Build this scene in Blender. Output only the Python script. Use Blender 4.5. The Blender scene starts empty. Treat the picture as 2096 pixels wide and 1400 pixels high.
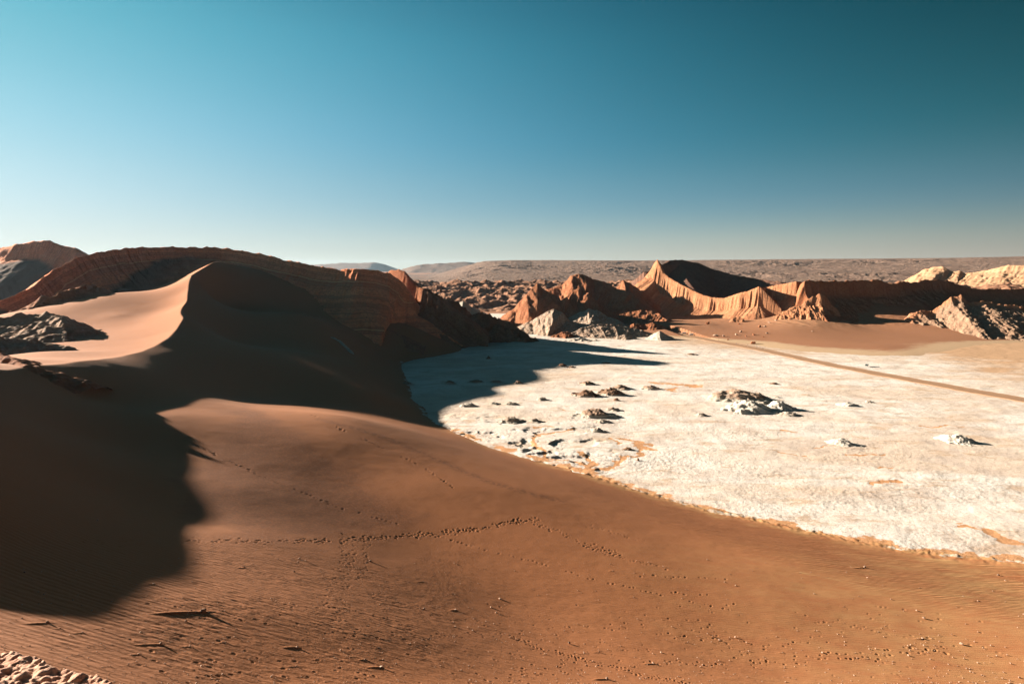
import bpy, bmesh, math, random
from mathutils import Matrix, Vector
import numpy as np
from math import radians, sin, cos, tan, atan, pi

scene = bpy.context.scene
# ------------------------------------------------------------------ camera
H = 80.0
FPX = 1164.0                       # 20 mm lens on a 36 mm sensor, in photo pixels
PITCH = atan((700 - 548) / FPX)
cam_d = bpy.data.cameras.new("camera")
cam = bpy.data.objects.new("camera", cam_d)
scene.collection.objects.link(cam)
cam.location = (0, 0, H)
cam.rotation_euler = (pi / 2 - PITCH, 0, 0)
cam_d.sensor_width = 36.0
cam_d.lens = 36.0 * FPX / 2096
cam_d.clip_start = 0.5
cam_d.clip_end = 60000
scene.camera = cam
# ------------------------------------------------------------------ light
SUN_AZ = radians(-68)              # left of the view axis, slightly ahead
SUN_EL = radians(15)
S = np.array([sin(SUN_AZ) * cos(SUN_EL), cos(SUN_AZ) * cos(SUN_EL), sin(SUN_EL)])
sun_d = bpy.data.lights.new("sun", 'SUN')
sun_d.energy = 5.0
sun_d.angle = radians(0.55)
sun_d.color = (1.0, 0.86, 0.70)
sun = bpy.data.objects.new("sun", sun_d)
scene.collection.objects.link(sun)
sun.rotation_euler = (pi / 2 - SUN_EL, 0, pi - SUN_AZ)
sun.location = (0, 0, 300)

EXPO = 2.2
vs = scene.view_settings
vs.view_transform = 'Standard'
vs.look = 'None'
vs.gamma = 1.0
vs.exposure = EXPO
vs.use_curve_mapping = False
cy = scene.cycles
cy.use_denoising = True
cy.max_bounces = 4
cy.diffuse_bounces = 3
cy.volume_bounces = 0


def lin(c):
    return tuple(((x / 255) / 12.92 if x / 255 <= .04045 else ((x / 255 + .055) / 1.055) ** 2.4) for x in c)


world = bpy.data.worlds.new("World")
scene.world = world
world.use_nodes = True
wt = world.node_tree
for n in list(wt.nodes):
    wt.nodes.remove(n)


def build_world():
    N, L = wt.nodes.new, wt.links.new
    out = N('ShaderNodeOutputWorld')
    bg = N('ShaderNodeBackground')
    L(bg.outputs[0], out.inputs[0])
    sky = N('ShaderNodeTexSky')
    sky.sky_type = 'NISHITA'
    sky.sun_disc = False
    sky.sun_elevation = SUN_EL
    sky.sun_rotation = SUN_AZ
    tc = N('ShaderNodeTexCoord')
    sep = N('ShaderNodeSeparateXYZ')
    L(tc.outputs['Generated'], sep.inputs[0])

    def m(op, a, b=None, c=None, clamp=False):
        n = N('ShaderNodeMath'); n.operation = op; n.use_clamp = clamp
        for i, v in enumerate((a, b, c)):
            if v is None: continue
            if isinstance(v, (int, float)): n.inputs[i].default_value = v
            else: L(v, n.inputs[i])
        return n.outputs[0]
    x, y, z = sep.outputs
    hl = m('SQRT', m('ADD', m('MULTIPLY', x, x), m('MULTIPLY', y, y)))
    hl = m('MAXIMUM', hl, 1e-4)
    c = m('DIVIDE', m('ADD', m('MULTIPLY', x, sin(SUN_AZ)), m('MULTIPLY', y, cos(SUN_AZ))), hl)
    # near the zenith every azimuth meets
    zz = m('MAXIMUM', z, 0.0)

    # cubic blend round the compass between colours set at four bearings from the sun, for a set of heights
    tk = [(k + 1) / 2 for k in SKY_C]
    B = np.array([[(1 - t) ** 3, 3 * t * (1 - t) ** 2, 3 * t * t * (1 - t), t ** 3] for t in tk])
    cols = np.array([[lin(c_) for c_ in row] for row in SKY_T]) ** (1 / 2.2)           # height, bearing, rgb (softened, undone by the gamma node)
    ctl = np.clip(np.einsum('ij,hjc->hic', np.linalg.inv(B), cols), 0.0, 3.0)
    t_ = m('MULTIPLY', m('ADD', c, 1.0), 0.5)
    u_ = m('SUBTRACT', 1.0, t_)
    wts = [m('MULTIPLY', m('MULTIPLY', u_, u_), u_), m('MULTIPLY', m('MULTIPLY', m('MULTIPLY', u_, u_), t_), 3.0),
           m('MULTIPLY', m('MULTIPLY', m('MULTIPLY', t_, t_), u_), 3.0), m('MULTIPLY', m('MULTIPLY', t_, t_), t_)]
    cur = None
    zd = np.r_[np.linspace(0, .6, 27), .7, .8, .9, 1.0]                  # dense stops, softened, so no band shows
    for k in range(4):
        fine = np.stack([np.interp(np.linspace(0, 1, 401), SKY_Z, ctl[:, k, q]) for q in range(3)], 1)
        kr = np.hanning(31); kr /= kr.sum()
        sm = np.stack([np.convolve(np.pad(fine[:, q], 15, 'reflect', reflect_type='odd'), kr, 'valid') for q in range(3)], 1)
        sm = np.clip(sm, 0, 3)
        r = N('ShaderNodeValToRGB'); r.color_ramp.interpolation = 'LINEAR'
        e = r.color_ramp.elements
        while len(e) < len(zd): e.new(0.5)
        for i, z_ in enumerate(zd):
            v_ = sm[int(round(z_ * 400))]
            e[i].position = float(z_); e[i].color = (*[float(q) for q in v_], 1)
        L(zz, r.inputs[0])
        sc_ = N('ShaderNodeVectorMath'); sc_.operation = 'SCALE'; L(r.outputs[0], sc_.inputs[0]); L(wts[k], sc_.inputs[3])
        if cur is None: cur = sc_.outputs[0]
        else:
            ad_ = N('ShaderNodeVectorMath'); ad_.operation = 'ADD'; L(cur, ad_.inputs[0]); L(sc_.outputs[0], ad_.inputs[1]); cur = ad_.outputs[0]
    gm_ = N('ShaderNodeGamma'); gm_.inputs[1].default_value = 2.2; L(cur, gm_.inputs[0]); cur = gm_.outputs[0]
    # a trace of the physical sky mixed in
    vm = N('ShaderNodeVectorMath'); vm.operation = 'SCALE'
    L(sky.outputs[0], vm.inputs[0]); vm.inputs[3].default_value = 0.05
    mx = N('ShaderNodeMix'); mx.data_type = 'RGBA'; mx.inputs[0].default_value = 0.01
    L(cur, mx.inputs[6]); L(vm.outputs[0], mx.inputs[7])
    L(mx.outputs[2], bg.inputs[0])
    bg.inputs[1].default_value = 1.0 / 2 ** EXPO


SKY_C = (-1.0, -.34, .38, .92)
SKY_Z = (0, .04, .10, .20, .34, .55, 1)
SKY_T = [  # back (unseen, darkened to lower fill light), right edge, centre, left edge
    [(92, 88, 84), (186, 172, 156), (206, 206, 192), (236, 236, 222)],
    [(50, 66, 74), (154, 160, 150), (188, 202, 196), (226, 238, 234)],
    [(22, 50, 62), (92, 130, 144), (134, 176, 192), (208, 236, 243)],
    [(10, 36, 46), (40, 98, 110), (90, 156, 182), (168, 220, 235)],
    [(5, 27, 34), (16, 66, 76), (60, 134, 158), (112, 192, 210)],
    [(3, 21, 30), (4, 34, 44), (20, 76, 98), (56, 126, 148)],
    [(3, 20, 30), (3, 20, 30), (3, 20, 30), (3, 20, 30)]]  # overhead sky, out of view, kept dark to cut the fill light
build_world()


# ------------------------------------------------------------------ numbers
def ray(u, v):
    x = (u - 1048) / FPX; y = -(v - 700) / FPX
    return np.array([x, cos(PITCH) + y * sin(PITCH), y * cos(PITCH) - sin(PITCH)])


def at(u, v, Y):
    """world point a distance Y ahead of the camera, seen at photo position u, v"""
    r = ray(u, v)
    return np.array([0, 0, H]) + r / r[1] * Y


def flat(u, v, z=0.0):
    r = ray(u, v)
    return np.array([0, 0, H]) + r * ((z - H) / r[2])


_rng = np.random.RandomState(7)
_G = _rng.rand(4096) * 2 * pi
_GX, _GY = np.cos(_G), np.sin(_G)


def perlin(x, y, seed=0):
    x = np.asarray(x, float); y = np.asarray(y, float)
    ix = np.floor(x).astype(np.int64); iy = np.floor(y).astype(np.int64)
    fx = x - ix; fy = y - iy
    u = fx * fx * fx * (fx * (fx * 6 - 15) + 10)
    v = fy * fy * fy * (fy * (fy * 6 - 15) + 10)

    def g(a, b, dx, dy):
        h = (a * 73856093) ^ (b * 19349663) ^ (seed * 83492791 + 12345)
        h = (h ^ (h >> 13)) * 1274126177
        h = ((h ^ (h >> 16)) & 4095)
        return _GX[h] * dx + _GY[h] * dy
    n00 = g(ix, iy, fx, fy); n10 = g(ix + 1, iy, fx - 1, fy)
    n01 = g(ix, iy + 1, fx, fy - 1); n11 = g(ix + 1, iy + 1, fx - 1, fy - 1)
    a = n00 + u * (n10 - n00); b = n01 + u * (n11 - n01)
    return (a + v * (b - a)) * 1.5


def fbm(x, y, o=4, seed=0, gain=.5, lac=2.03):
    r = 0; a = 1; t = 0
    for i in range(o):
        r = r + a * perlin(x, y, seed + i * 7); t += a
        x = x * lac + 13.7; y = y * lac - 7.3; a *= gain
    return r / t


def ridged(x, y, o=4, seed=0, gain=.5, lac=2.07):
    r = 0; a = 1; t = 0
    for i in range(o):
        r = r + a * (1 - 2 * np.abs(perlin(x, y, seed + i * 7))); t += a
        x = x * lac + 3.7; y = y * lac - 17.3; a *= gain
    return r / t


def sstep(a, b, x):
    t = np.clip((x - a) / (b - a), 0, 1)
    return t * t * (3 - 2 * t)


def TPS(pts, smooth=0.0, sc=100.0):
    p = np.array(pts, float)
    A = p[:, :2] / sc; z = p[:, 2]
    n = len(p)
    d2 = ((A[:, None] - A[None]) ** 2).sum(-1)
    K = 0.5 * d2 * np.log(d2 + 1e-9) + smooth * np.eye(n)
    Q = np.c_[np.ones(n), A]
    M = np.block([[K, Q], [Q.T, np.zeros((3, 3))]])
    w = np.linalg.solve(M, np.r_[z, 0, 0, 0])

    def f(X, Y):
        X = np.asarray(X, float) / sc; Y = np.asarray(Y, float) / sc
        r = w[n] + w[n + 1] * X + w[n + 2] * Y
        for i in range(n):
            d2 = (X - A[i, 0]) ** 2 + (Y - A[i, 1]) ** 2
            r = r + w[i] * 0.5 * d2 * np.log(d2 + 1e-9)
        return r
    return f


def smin(a, b, k):
    h = np.clip(.5 + .5 * (b - a) / k, 0, 1)
    return b + (a - b) * h - k * h * (1 - h)


def smax(a, b, k):
    return -smin(-a, -b, k)


def pline(X, Y, pts):
    """nearest point on a plan polyline: distance along s, signed offset d (+ = right of travel), crest values"""
    p = np.array(pts, float)
    best = np.full(X.shape, 1e18); S_ = np.zeros(X.shape); D = np.zeros(X.shape)
    vals = [np.zeros(X.shape) for _ in range(p.shape[1] - 2)]
    acc = 0.0
    global LASTPH
    PH = np.zeros(X.shape)
    for a, b in zip(p[:-1], p[1:]):
        ab = b[:2] - a[:2]; Lh = math.hypot(*ab)
        t = np.clip(((X - a[0]) * ab[0] + (Y - a[1]) * ab[1]) / (Lh * Lh), 0, 1)
        dx = X - (a[0] + ab[0] * t); dy = Y - (a[1] + ab[1] * t)
        d2 = dx * dx + dy * dy
        k = d2 < best
        best = np.where(k, d2, best)
        S_ = np.where(k, acc + t * Lh, S_)
        sg = np.sign(dx * ab[1] - dy * ab[0])
        D = np.where(k, np.sqrt(d2) * sg, D)
        PH = np.where(k, np.arctan2(dy, dx), PH)
        for i in range(len(vals)):
            vals[i] = np.where(k, a[2 + i] + (b[2 + i] - a[2 + i]) * t, vals[i])
        acc += Lh
    LASTPH = PH
    return S_, D, vals


# ------------------------------------------------------------------ scene helpers
def tag(o, label=None, cat=None, group=None, kind=None):
    if label: o['label'] = label
    if cat: o['category'] = cat
    if group: o['group'] = group
    if kind: o['kind'] = kind
    return o


def link(o, parent=None):
    scene.collection.objects.link(o)
    if parent: o.parent = parent
    return o


def grid_mesh(name, X, Y, Z, mat, keep=None, attrs=None, smooth=True):
    n, m_ = X.shape
    idx = np.arange(n * m_).reshape(n, m_)
    q = np.stack([idx[:-1, :-1], idx[:-1, 1:], idx[1:, 1:], idx[1:, :-1]], -1).reshape(-1, 4)
    if keep is not None:
        kk = keep.reshape(-1)
        q = q[kk[q].any(1)]
    # keep faces looking up
    a, b, c = q[0, 0], q[0, 1], q[0, 2]
    XF, YF = X.reshape(-1), Y.reshape(-1)
    if len(q) and ((XF[b] - XF[a]) * (YF[c] - YF[b]) - (YF[b] - YF[a]) * (XF[c] - XF[b])) < 0:
        q = q[:, ::-1]
    used = np.unique(q)
    remap = np.full(n * m_, -1); remap[used] = np.arange(len(used))
    q = remap[q]
    co = np.stack([XF[used], YF[used], Z.reshape(-1)[used]], -1)
    me = bpy.data.meshes.new(name)
    me.vertices.add(len(co)); me.vertices.foreach_set('co', co.astype(np.float32).reshape(-1))
    me.loops.add(q.size); me.loops.foreach_set('vertex_index', q.reshape(-1).astype(np.int32))
    me.polygons.add(len(q)); me.polygons.foreach_set('loop_start', np.arange(0, q.size, 4).astype(np.int32))
    me.polygons.foreach_set('use_smooth', np.full(len(q), smooth))
    me.update(calc_edges=True)
    for k, v in (attrs or {}).items():
        at_ = me.attributes.new(k, 'FLOAT', 'POINT')
        at_.data.foreach_set('value', np.broadcast_to(v, X.shape).reshape(-1)[used].astype(np.float32))
    me.materials.append(mat)
    return bpy.data.objects.new(name, me)


def polar(th0, th1, nth, r0, r1, nr):
    th = np.linspace(radians(th0), radians(th1), nth)
    r = np.exp(np.linspace(math.log(r0), math.log(r1), nr))
    R, T = np.meshgrid(r, th, indexing='ij')
    return R * np.sin(T), R * np.cos(T)


def box_grid(x0, x1, y0, y1, res):
    x = np.arange(x0, x1 + res, res); y = np.arange(y0, y1 + res, res)
    return np.meshgrid(x, y, indexing='xy')


# ------------------------------------------------------------------ materials
class MB_:
    def __init__(s, name, rough=0.95, alb=.62):
        s.alb = alb
        s.m = bpy.data.materials.new(name); s.m.use_nodes = True
        s.t = s.m.node_tree
        s.b = s.t.nodes['Principled BSDF']
        s.b.inputs['Roughness'].default_value = rough
        s.b.inputs['Specular IOR Level'].default_value = 0.12
        s.geo = s.t.nodes.new('ShaderNodeNewGeometry')
        s.pos = s.geo.outputs['Position']

    def set(s, inp, v):
        if isinstance(v, (int, float)): inp.default_value = v
        elif isinstance(v, tuple): inp.default_value = (*v, 1) if len(v) == 3 and len(inp.default_value) == 4 else v
        else: s.t.links.new(v, inp)

    def math(s, op, a, b=0.0, clamp=False):
        n = s.t.nodes.new('ShaderNodeMath'); n.operation = op; n.use_clamp = clamp
        s.set(n.inputs[0], a); s.set(n.inputs[1], b); return n.outputs[0]

    def vscale(s, v, sx, sy, sz, rot=0.0):
        n = s.t.nodes.new('ShaderNodeMapping'); n.vector_type = 'POINT'
        n.inputs['Scale'].default_value = (sx, sy, sz); n.inputs['Rotation'].default_value = (0, 0, rot)
        s.set(n.inputs[0], v); return n.outputs[0]

    def noise(s, scale, detail=4, rough=.55, vec=None, dist=0.0, out=0):
        n = s.t.nodes.new('ShaderNodeTexNoise')
        n.inputs['Scale'].default_value = scale; n.inputs['Detail'].default_value = detail
        n.inputs['Roughness'].default_value = rough; n.inputs['Distortion'].default_value = dist
        s.set(n.inputs['Vector'], vec if vec is not None else s.pos); return n.outputs[out]

    def voro(s, scale, feat='F1', vec=None, out='Distance', rnd=1.0):
        n = s.t.nodes.new('ShaderNodeTexVoronoi'); n.feature = feat
        n.inputs['Scale'].default_value = scale; n.inputs['Randomness'].default_value = rnd
        s.set(n.inputs['Vector'], vec if vec is not None else s.pos); return n.outputs[out]

    def wave(s, scale, vec, dist=2.0, detail=2, dscale=1.0, direction='Y'):
        n = s.t.nodes.new('ShaderNodeTexWave'); n.bands_direction = direction
        n.inputs['Scale'].default_value = scale; n.inputs['Distortion'].default_value = dist
        n.inputs['Detail'].default_value = detail; n.inputs['Detail Scale'].default_value = dscale
        s.set(n.inputs['Vector'], vec); return n.outputs['Fac']

    def attr(s, name):
        n = s.t.nodes.new('ShaderNodeAttribute'); n.attribute_name = name; return n.outputs['Fac']

    def ramp(s, f, stops, interp='LINEAR'):
        n = s.t.nodes.new('ShaderNodeValToRGB'); n.color_ramp.interpolation = interp
        e = n.color_ramp.elements
        while len(e) < len(stops): e.new(.5)
        for i, (p, c) in enumerate(stops):
            e[i].position = p; e[i].color = (c, c, c, 1) if isinstance(c, (int, float)) else (*c, 1)
        s.set(n.inputs[0], f); return n.outputs[0]

    def mr(s, f, a, b, c=0.0, d=1.0, smooth=False):
        n = s.t.nodes.new('ShaderNodeMapRange'); n.clamp = True
        if smooth: n.interpolation_type = 'SMOOTHSTEP'
        for i, v in enumerate((a, b, c, d)): n.inputs[i + 1].default_value = v
        s.set(n.inputs[0], f); return n.outputs[0]

    def mix(s, f, a, b, mode='MIX'):
        n = s.t.nodes.new('ShaderNodeMix'); n.data_type = 'RGBA'; n.blend_type = mode
        s.set(n.inputs[0], f); s.set(n.inputs[6], a); s.set(n.inputs[7], b); return n.outputs[2]

    def bump(s, h, dist, strength=1.0, prev=None):
        n = s.t.nodes.new('ShaderNodeBump'); n.inputs['Distance'].default_value = dist
        n.inputs['Strength'].default_value = strength
        s.set(n.inputs['Height'], h)
        if prev is not None: s.set(n.inputs['Normal'], prev)
        return n.outputs[0]

    def done(s, col, normal=None):
        s.set(s.b.inputs['Base Color'], s.mix(1.0, col, (s.alb, s.alb, s.alb), 'MULTIPLY'))
        if normal is not None: s.set(s.b.inputs['Normal'], normal)
        return s.m


def mat_sand():
    m = MB_('sand')
    big = m.noise(.012, 3, .5)
    fine = m.noise(9.0, 3, .7)
    base = m.mix(big, (.48, .184, .070), (.52, .208, .084))
    base = m.mix(m.mr(fine, .35, .65), base, (.54, .225, .105))
    # coarse dark grains laid by the wind over the paler sand
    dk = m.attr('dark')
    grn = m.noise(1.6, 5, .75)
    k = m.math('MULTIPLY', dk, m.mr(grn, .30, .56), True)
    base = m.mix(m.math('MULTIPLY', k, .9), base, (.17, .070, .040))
    # pale dust by the salt, plus sunlight painted in towards the right
    du = m.attr('dust_sunlight')
    k2 = m.math('MULTIPLY', du, m.mr(m.noise(.22, 5, .65, m.vscale(m.pos, .5, 1.4, 1, .4)), .30, .62), True)
    base = m.mix(k2, base, (.66, .38, .17))
    sa = m.attr('salt')
    k3 = m.mr(m.math('ADD', sa, m.math('MULTIPLY', m.noise(.9, 7, .8), 1.0)), .95, 1.03)
    base = m.mix(k3, base, (.78, .68, .56))
    # wind ripples
    rp = m.attr('ripple')
    v = m.vscale(m.pos, .25, 1.0, .6, radians(12))
    w = m.wave(.42, v, 7.0, 3, .8)
    w2 = m.wave(1.7, v, 4.0, 2, 1.2)
    hgt = m.math('MULTIPLY', m.math('ADD', w, m.math('MULTIPLY', w2, .12)), rp)
    nrm = m.bump(hgt, .11, 1.0)
    nrm = m.bump(m.noise(4.5, 4, .7), .035, .8, nrm)
    nrm = m.bump(m.math('MULTIPLY', m.noise(.9, 3, .6, m.vscale(m.pos, .45, 1.6, 1)), m.attr('rough')), .16, 1.0, nrm)
    return m.done(base, nrm)


def mat_salt():
    m = MB_('salt_crust', .9, alb=.74)
    v = m.vscale(m.pos, .35, 1.0, 1.0, radians(-6))
    a = m.noise(.014, 8, .68, v, 1.0)
    b = m.noise(.11, 7, .72, v, .6)
    col = m.mix(m.mr(a, .44, .58), (.86, .82, .77), (.76, .64, .54))
    col = m.mix(m.math('MULTIPLY', m.mr(b, .53, .63), .75), col, (.60, .42, .28))
    # dusty pink and grey patches tens of metres wide
    p = m.noise(.05, 5, .6)
    col = m.mix(m.math('MULTIPLY', m.mr(p, .50, .62), .55), col, (.62, .52, .46))
    # broken crust: dark pits and cracks between plates
    vo = m.voro(.42, 'DISTANCE_TO_EDGE', m.vscale(m.pos, 1, 1, 1), 'Distance')
    cr = m.mr(m.math('ADD', vo, m.math('MULTIPLY', m.noise(1.2, 4, .7), .12)), .06, .16, 1.0, 0.0)
    col = m.mix(m.math('MULTIPLY', cr, m.mr(m.noise(.07, 4, .6), .45, .62, 0, .45)), col, (.44, .30, .20))
    sp = m.mr(m.noise(1.0, 7, .88), .51, .58)
    col = m.mix(m.math('MULTIPLY', sp, .62), col, (.50, .37, .27))
    og = m.attr('orange')
    col = m.mix(m.mr(m.math('ADD', og, m.math('MULTIPLY', m.noise(.35, 7, .8), .9)), .90, 1.0), col, (.64, .34, .17))
    br = m.attr('brown')
    col = m.mix(m.mr(m.math('ADD', br, m.math('MULTIPLY', m.noise(.06, 8, .8, v), .8)), .64, .98), col, (.56, .36, .22))
    nrm = m.bump(m.noise(.5, 8, .82), .7, .6)
    nrm = m.bump(m.math('MULTIPLY', m.noise(1.8, 6, .88), m.attr('crunch')), .45, .9, nrm)
    return m.done(col, nrm)


def mat_rock(name, c1, c2, c3, bed=0.0, bs=.25, bump=1.0, saltc=None, nscale=.08, fine=.5, bedbump=.6, scree=None, top=None, alb=.66):
    m = MB_(name, alb=alb)
    n1 = m.noise(nscale, 6, .65)
    n2 = m.noise(nscale * 6, 6, .75)
    col = m.mix(m.mr(n1, .38, .62), c1, c2)
    col = m.mix(m.math('MULTIPLY', m.mr(n2, .45, .62), .75), col, c3)
    nrm = None
    if bed:
        bd = m.attr('bed')
        sp = m.t.nodes.new('ShaderNodeCombineXYZ')
        m.set(sp.inputs[0], m.math('ADD', m.math('MULTIPLY', bd, bs), m.math('MULTIPLY', n1, .25)))
        l = m.noise(1.0, 6, .8, sp.outputs[0])
        bedf = m.math('MULTIPLY', m.math('SUBTRACT', 1.0, m.math('MULTIPLY', m.attr('steep'), .65)), bed)
        col = m.mix(m.math('MULTIPLY', m.mr(l, .47, .55), bedf), col, c3)
        col = m.mix(m.math('MULTIPLY', m.mr(l, .56, .62), bedf), col, tuple(min(1, x * 1.6) for x in c2))
        nrm = m.bump(l, 1.2, bedbump)
        sv = m.t.nodes.new('ShaderNodeCombineXYZ')
        m.set(sv.inputs[0], m.math('MULTIPLY', m.attr('along'), .55)); m.set(sv.inputs[1], m.math('MULTIPLY', bd, .06))
        vs_ = m.noise(1.0, 5, .75, sv.outputs[0])
        col = m.mix(m.math('MULTIPLY', m.mr(vs_, .50, .60), m.math('MULTIPLY', m.attr('steep'), .75)), col, c3)
        col = m.mix(m.math('MULTIPLY', m.mr(vs_, .36, .46, 1, 0), m.math('MULTIPLY', m.attr('steep'), .45)), col, tuple(min(1, x * 1.35) for x in c2))
        nrm = m.bump(vs_, 1.5, .6, nrm)
    if top:
        k = m.mr(m.math('ADD', m.attr('bed'), m.math('MULTIPLY', m.noise(.15, 5, .7), 10)), 6, 11)
        col = m.mix(k, top, col)
    if saltc:
        s_ = m.attr('salt')
        k = m.mr(m.math('ADD', s_, m.math('MULTIPLY', m.noise(.35, 7, .8), .9)), .80, .96)
        if top: k = m.math('MULTIPLY', k, m.mr(m.attr('bed'), 3, 8))
        col = m.mix(k, col, saltc)
    if scree:
        col = m.mix(m.attr('scree'), col, scree)
    nrm = m.bump(m.noise(fine, 8, .75), 1.6 * bump, .8, nrm)
    return m.done(col, nrm)


M_SAND = mat_sand()
M_SALT = mat_salt()
SALTC = (.70, .62, .52)
M_STRATA = mat_rock('banded_rock', (.80, .27, .12), (.88, .35, .165), (.46, .15, .08), .8, .10, scree=(.10, .062, .048), alb=.95)  # colours raised to stand in for warm light bounced onto the shaded cliff
M_WALL = mat_rock('pale_red_cliff', (.50, .22, .105), (.60, .30, .16), (.34, .14, .07), .6, .35, .9)
M_RED = mat_rock('red_rock', (.40, .15, .07), (.48, .21, .105), (.25, .095, .05), 0, saltc=SALTC, bump=1.2)
M_CRUST = mat_rock('salt_crusted_rock', (.46, .30, .21), (.56, .40, .30), (.32, .20, .14), 0, saltc=SALTC, bump=1.6, fine=.35)
M_KNOB = mat_rock('knobbly_crust', (.34, .21, .14), (.46, .31, .21), (.24, .14, .095), 0, saltc=SALTC, bump=2.2, fine=.30, top=(.50, .23, .12))
M_BAD = mat_rock('badlands_rock', (.36, .18, .105), (.45, .24, .15), (.22, .11, .07), 0, nscale=.02, fine=.12, bump=2.5)
M_PALE = mat_rock('pale_rock', (.58, .35, .20), (.66, .42, .26), (.44, .25, .14), .5, .12, .8, nscale=.05, fine=.15, alb=.60)
M_FAR = mat_rock('far_rock', (.34, .215, .16), (.40, .27, .20), (.20, .14, .12), 0, nscale=.010, fine=.022, bump=14.0, alb=.50)
M_SALTM = mat_rock('salt_mound_crust', (.66, .52, .42), (.78, .68, .58), (.50, .36, .27), 0, saltc=(.8, .73, .64), nscale=.12, fine=.8, bump=.5)
M_STONE = mat_rock('pale_stone', (.46, .30, .21), (.60, .44, .34), (.36, .21, .15), 0, nscale=2, fine=9, bump=.03)
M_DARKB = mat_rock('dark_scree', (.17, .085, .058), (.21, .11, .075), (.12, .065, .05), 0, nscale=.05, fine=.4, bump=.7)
# ------------------------------------------------------------------ the dune
CREST = [(445, 536, 530), (420, 547, 500), (392, 566, 462), (386, 590, 432), (383, 615, 404), (375, 650, 350), (362, 672, 322), (345, 690, 297), (318, 708, 274.4), (290, 720, 253.5), (245, 730, 231.2), (200, 736, 209.4), (130, 744, 188.7), (60, 750, 170.6), (0, 757, 154.3)]
CR = [at(*c) for c in CREST]
# the crest carries on beyond the left edge and swings round towards the viewpoint
OFFR = [(-262, 205, 34.5), (-222, 172, 45.7), (-185, 142, 59.8), (-150, 114, 66), (-105, 88, 62.7), (-88, 74, 60.7), (-76, 63, 59.6), (-66, 54.5, 57.7), (-55.5, 45, 55.4), (-46, 36, 56.4), (-300, 180, 28.5), (-260, 147, 39.7), (-223, 117, 53.8), (-188, 89, 60), (-143, 63, 56.7), (-126, 49, 54.7), (-30, 14, 70), (-90, 20, 60)]
LCTRL = CR + [at(*p) for p in [
    (0, 1400, 31.1), (200, 1250, 49.9), (200, 1100, 69.7), (200, 1000, 96.2), (200, 900, 132.1), (200, 820, 169), (0, 1250, 44.9), (0, 1100, 59), (0, 1000, 72.4), (0, 900, 95.9), (0, 820, 124.8), (1048, 1400, 61.7), (1600, 1400, 83.4), (2096, 1400, 90.3), (500, 1400, 44.3), (1048, 1250, 95.1), (1048, 1100, 129.9), (1048, 1000, 163.2), (1600, 1250, 111.2), (1600, 1150, 137.1), (2096, 1300, 107.7), (2096, 1220, 127.6), (500, 1250, 59.2), (500, 1100, 91.9), (500, 1000, 123.3), (500, 900, 160.9), (500, 820, 231.3), (700, 1000, 141.4), (700, 900, 177.6), (850, 1000, 149.7), (850, 1100, 121), (700, 850, 216), (1300, 1320, 89.5), (1300, 1150, 126), (750, 1300, 63.2), (1800, 1200, 127.2), (360, 850, 169.9), (360, 950, 130.9), (360, 1060, 94.7), (360, 1180, 64),
    # lee slope down to the salt
    (440, 620, 480), (480, 700, 372), (600, 640, 470), (600, 720, 360), (700, 760, 340), (560, 780, 285), (650, 820, 270),
    (760, 800, 312), (700, 690, 450), (780, 720, 480),
    (480, 532, 590), (587, 573, 578), (654, 597, 570), (728, 630, 562), (835, 666, 556), (640, 620, 545), (740, 665, 530), (520, 560, 555),
]] + [tuple(flat(u, v, z)) for u, v, z in [
    (800, 692, 2), (822, 745, 0), (845, 820, 0), (875, 852, 0), (915, 878, 0), (960, 893, 0), (1010, 915, 0), (1130, 950, 0), (1200, 968, 0),
    (1300, 1000, 0), (1440, 1040, 0), (1600, 1073, 0), (1750, 1105, 0), (1900, 1132, 0), (2096, 1148, 0), (2300, 1160, 0),
    (860, 690, -4), (900, 745, -5), (960, 850, -3.5), (1100, 900, -3), (1300, 950, -3), (1600, 1010, -3), (1900, 1070, -3), (2200, 1100, -3)]] \
    + [(0, 0, 78.3), (0, 24, 56), (-14, 20, 58), (-5, 12, 68),  (0, -30, 76), (40, -20, 66), (90, 0, 45), (180, 20, 22), (-30, -20, 77)] + OFFR
WCTRL = CR + [at(*p) for p in [(330, 590, 470), (235, 600, 440), (240, 645, 385), (180, 655, 375), (165, 700, 300), (100, 720, 240),
                               (60, 735, 196), (300, 640, 395), (300, 690, 312), (0, 745, 172)]] + \
    [(-300, 250, 36), (-230, 170, 42), (-400, 430, 40), (-330, 560, 50), (-240, 640, 62), (-180, 120, 44)] + \
    [(x + 30, y - 22, z + 5) for x, y, z in CR[2:]] + [(x + 90, y - 60, z + 14) for x, y, z in CR[::3]] + \
    OFFR[:10] + [(x - 30, y + 12, z - 6) for x, y, z in OFFR[:10]] + [(x + 22, y - 10, z + 5) for x, y, z in OFFR[:10]]
fL = TPS(LCTRL, 0.002)
fW = TPS(WCTRL, 0.002)


def sand_base(X, Y):
    a = fL(X, Y); b = fW(X, Y)
    # windward and lee faces meet in a sharp crest
    h = smin(a, b, .25)
    return h


def ray_hits(f, uv, t0=12, t1=900, n=700):
    uv = np.array(uv, float)
    r = np.array([ray(*p) for p in uv])
    t = np.exp(np.linspace(math.log(t0), math.log(t1), n))
    Xs = r[:, 0:1] * t; Ys = r[:, 1:2] * t; Zs = H + r[:, 2:3] * t
    d = Zs - f(Xs, Ys)
    k = np.argmax(d < 0, 1)
    out = np.zeros((len(uv), 3))
    for i, j in enumerate(k):
        j = max(j, 1)
        a, b = d[i, j - 1], d[i, j]
        w = a / (a - b) if a != b else 0
        tt = t[j - 1] + (t[j] - t[j - 1]) * w
        out[i] = (r[i, 0] * tt, r[i, 1] * tt, H + r[i, 2] * tt)
    return out


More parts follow.
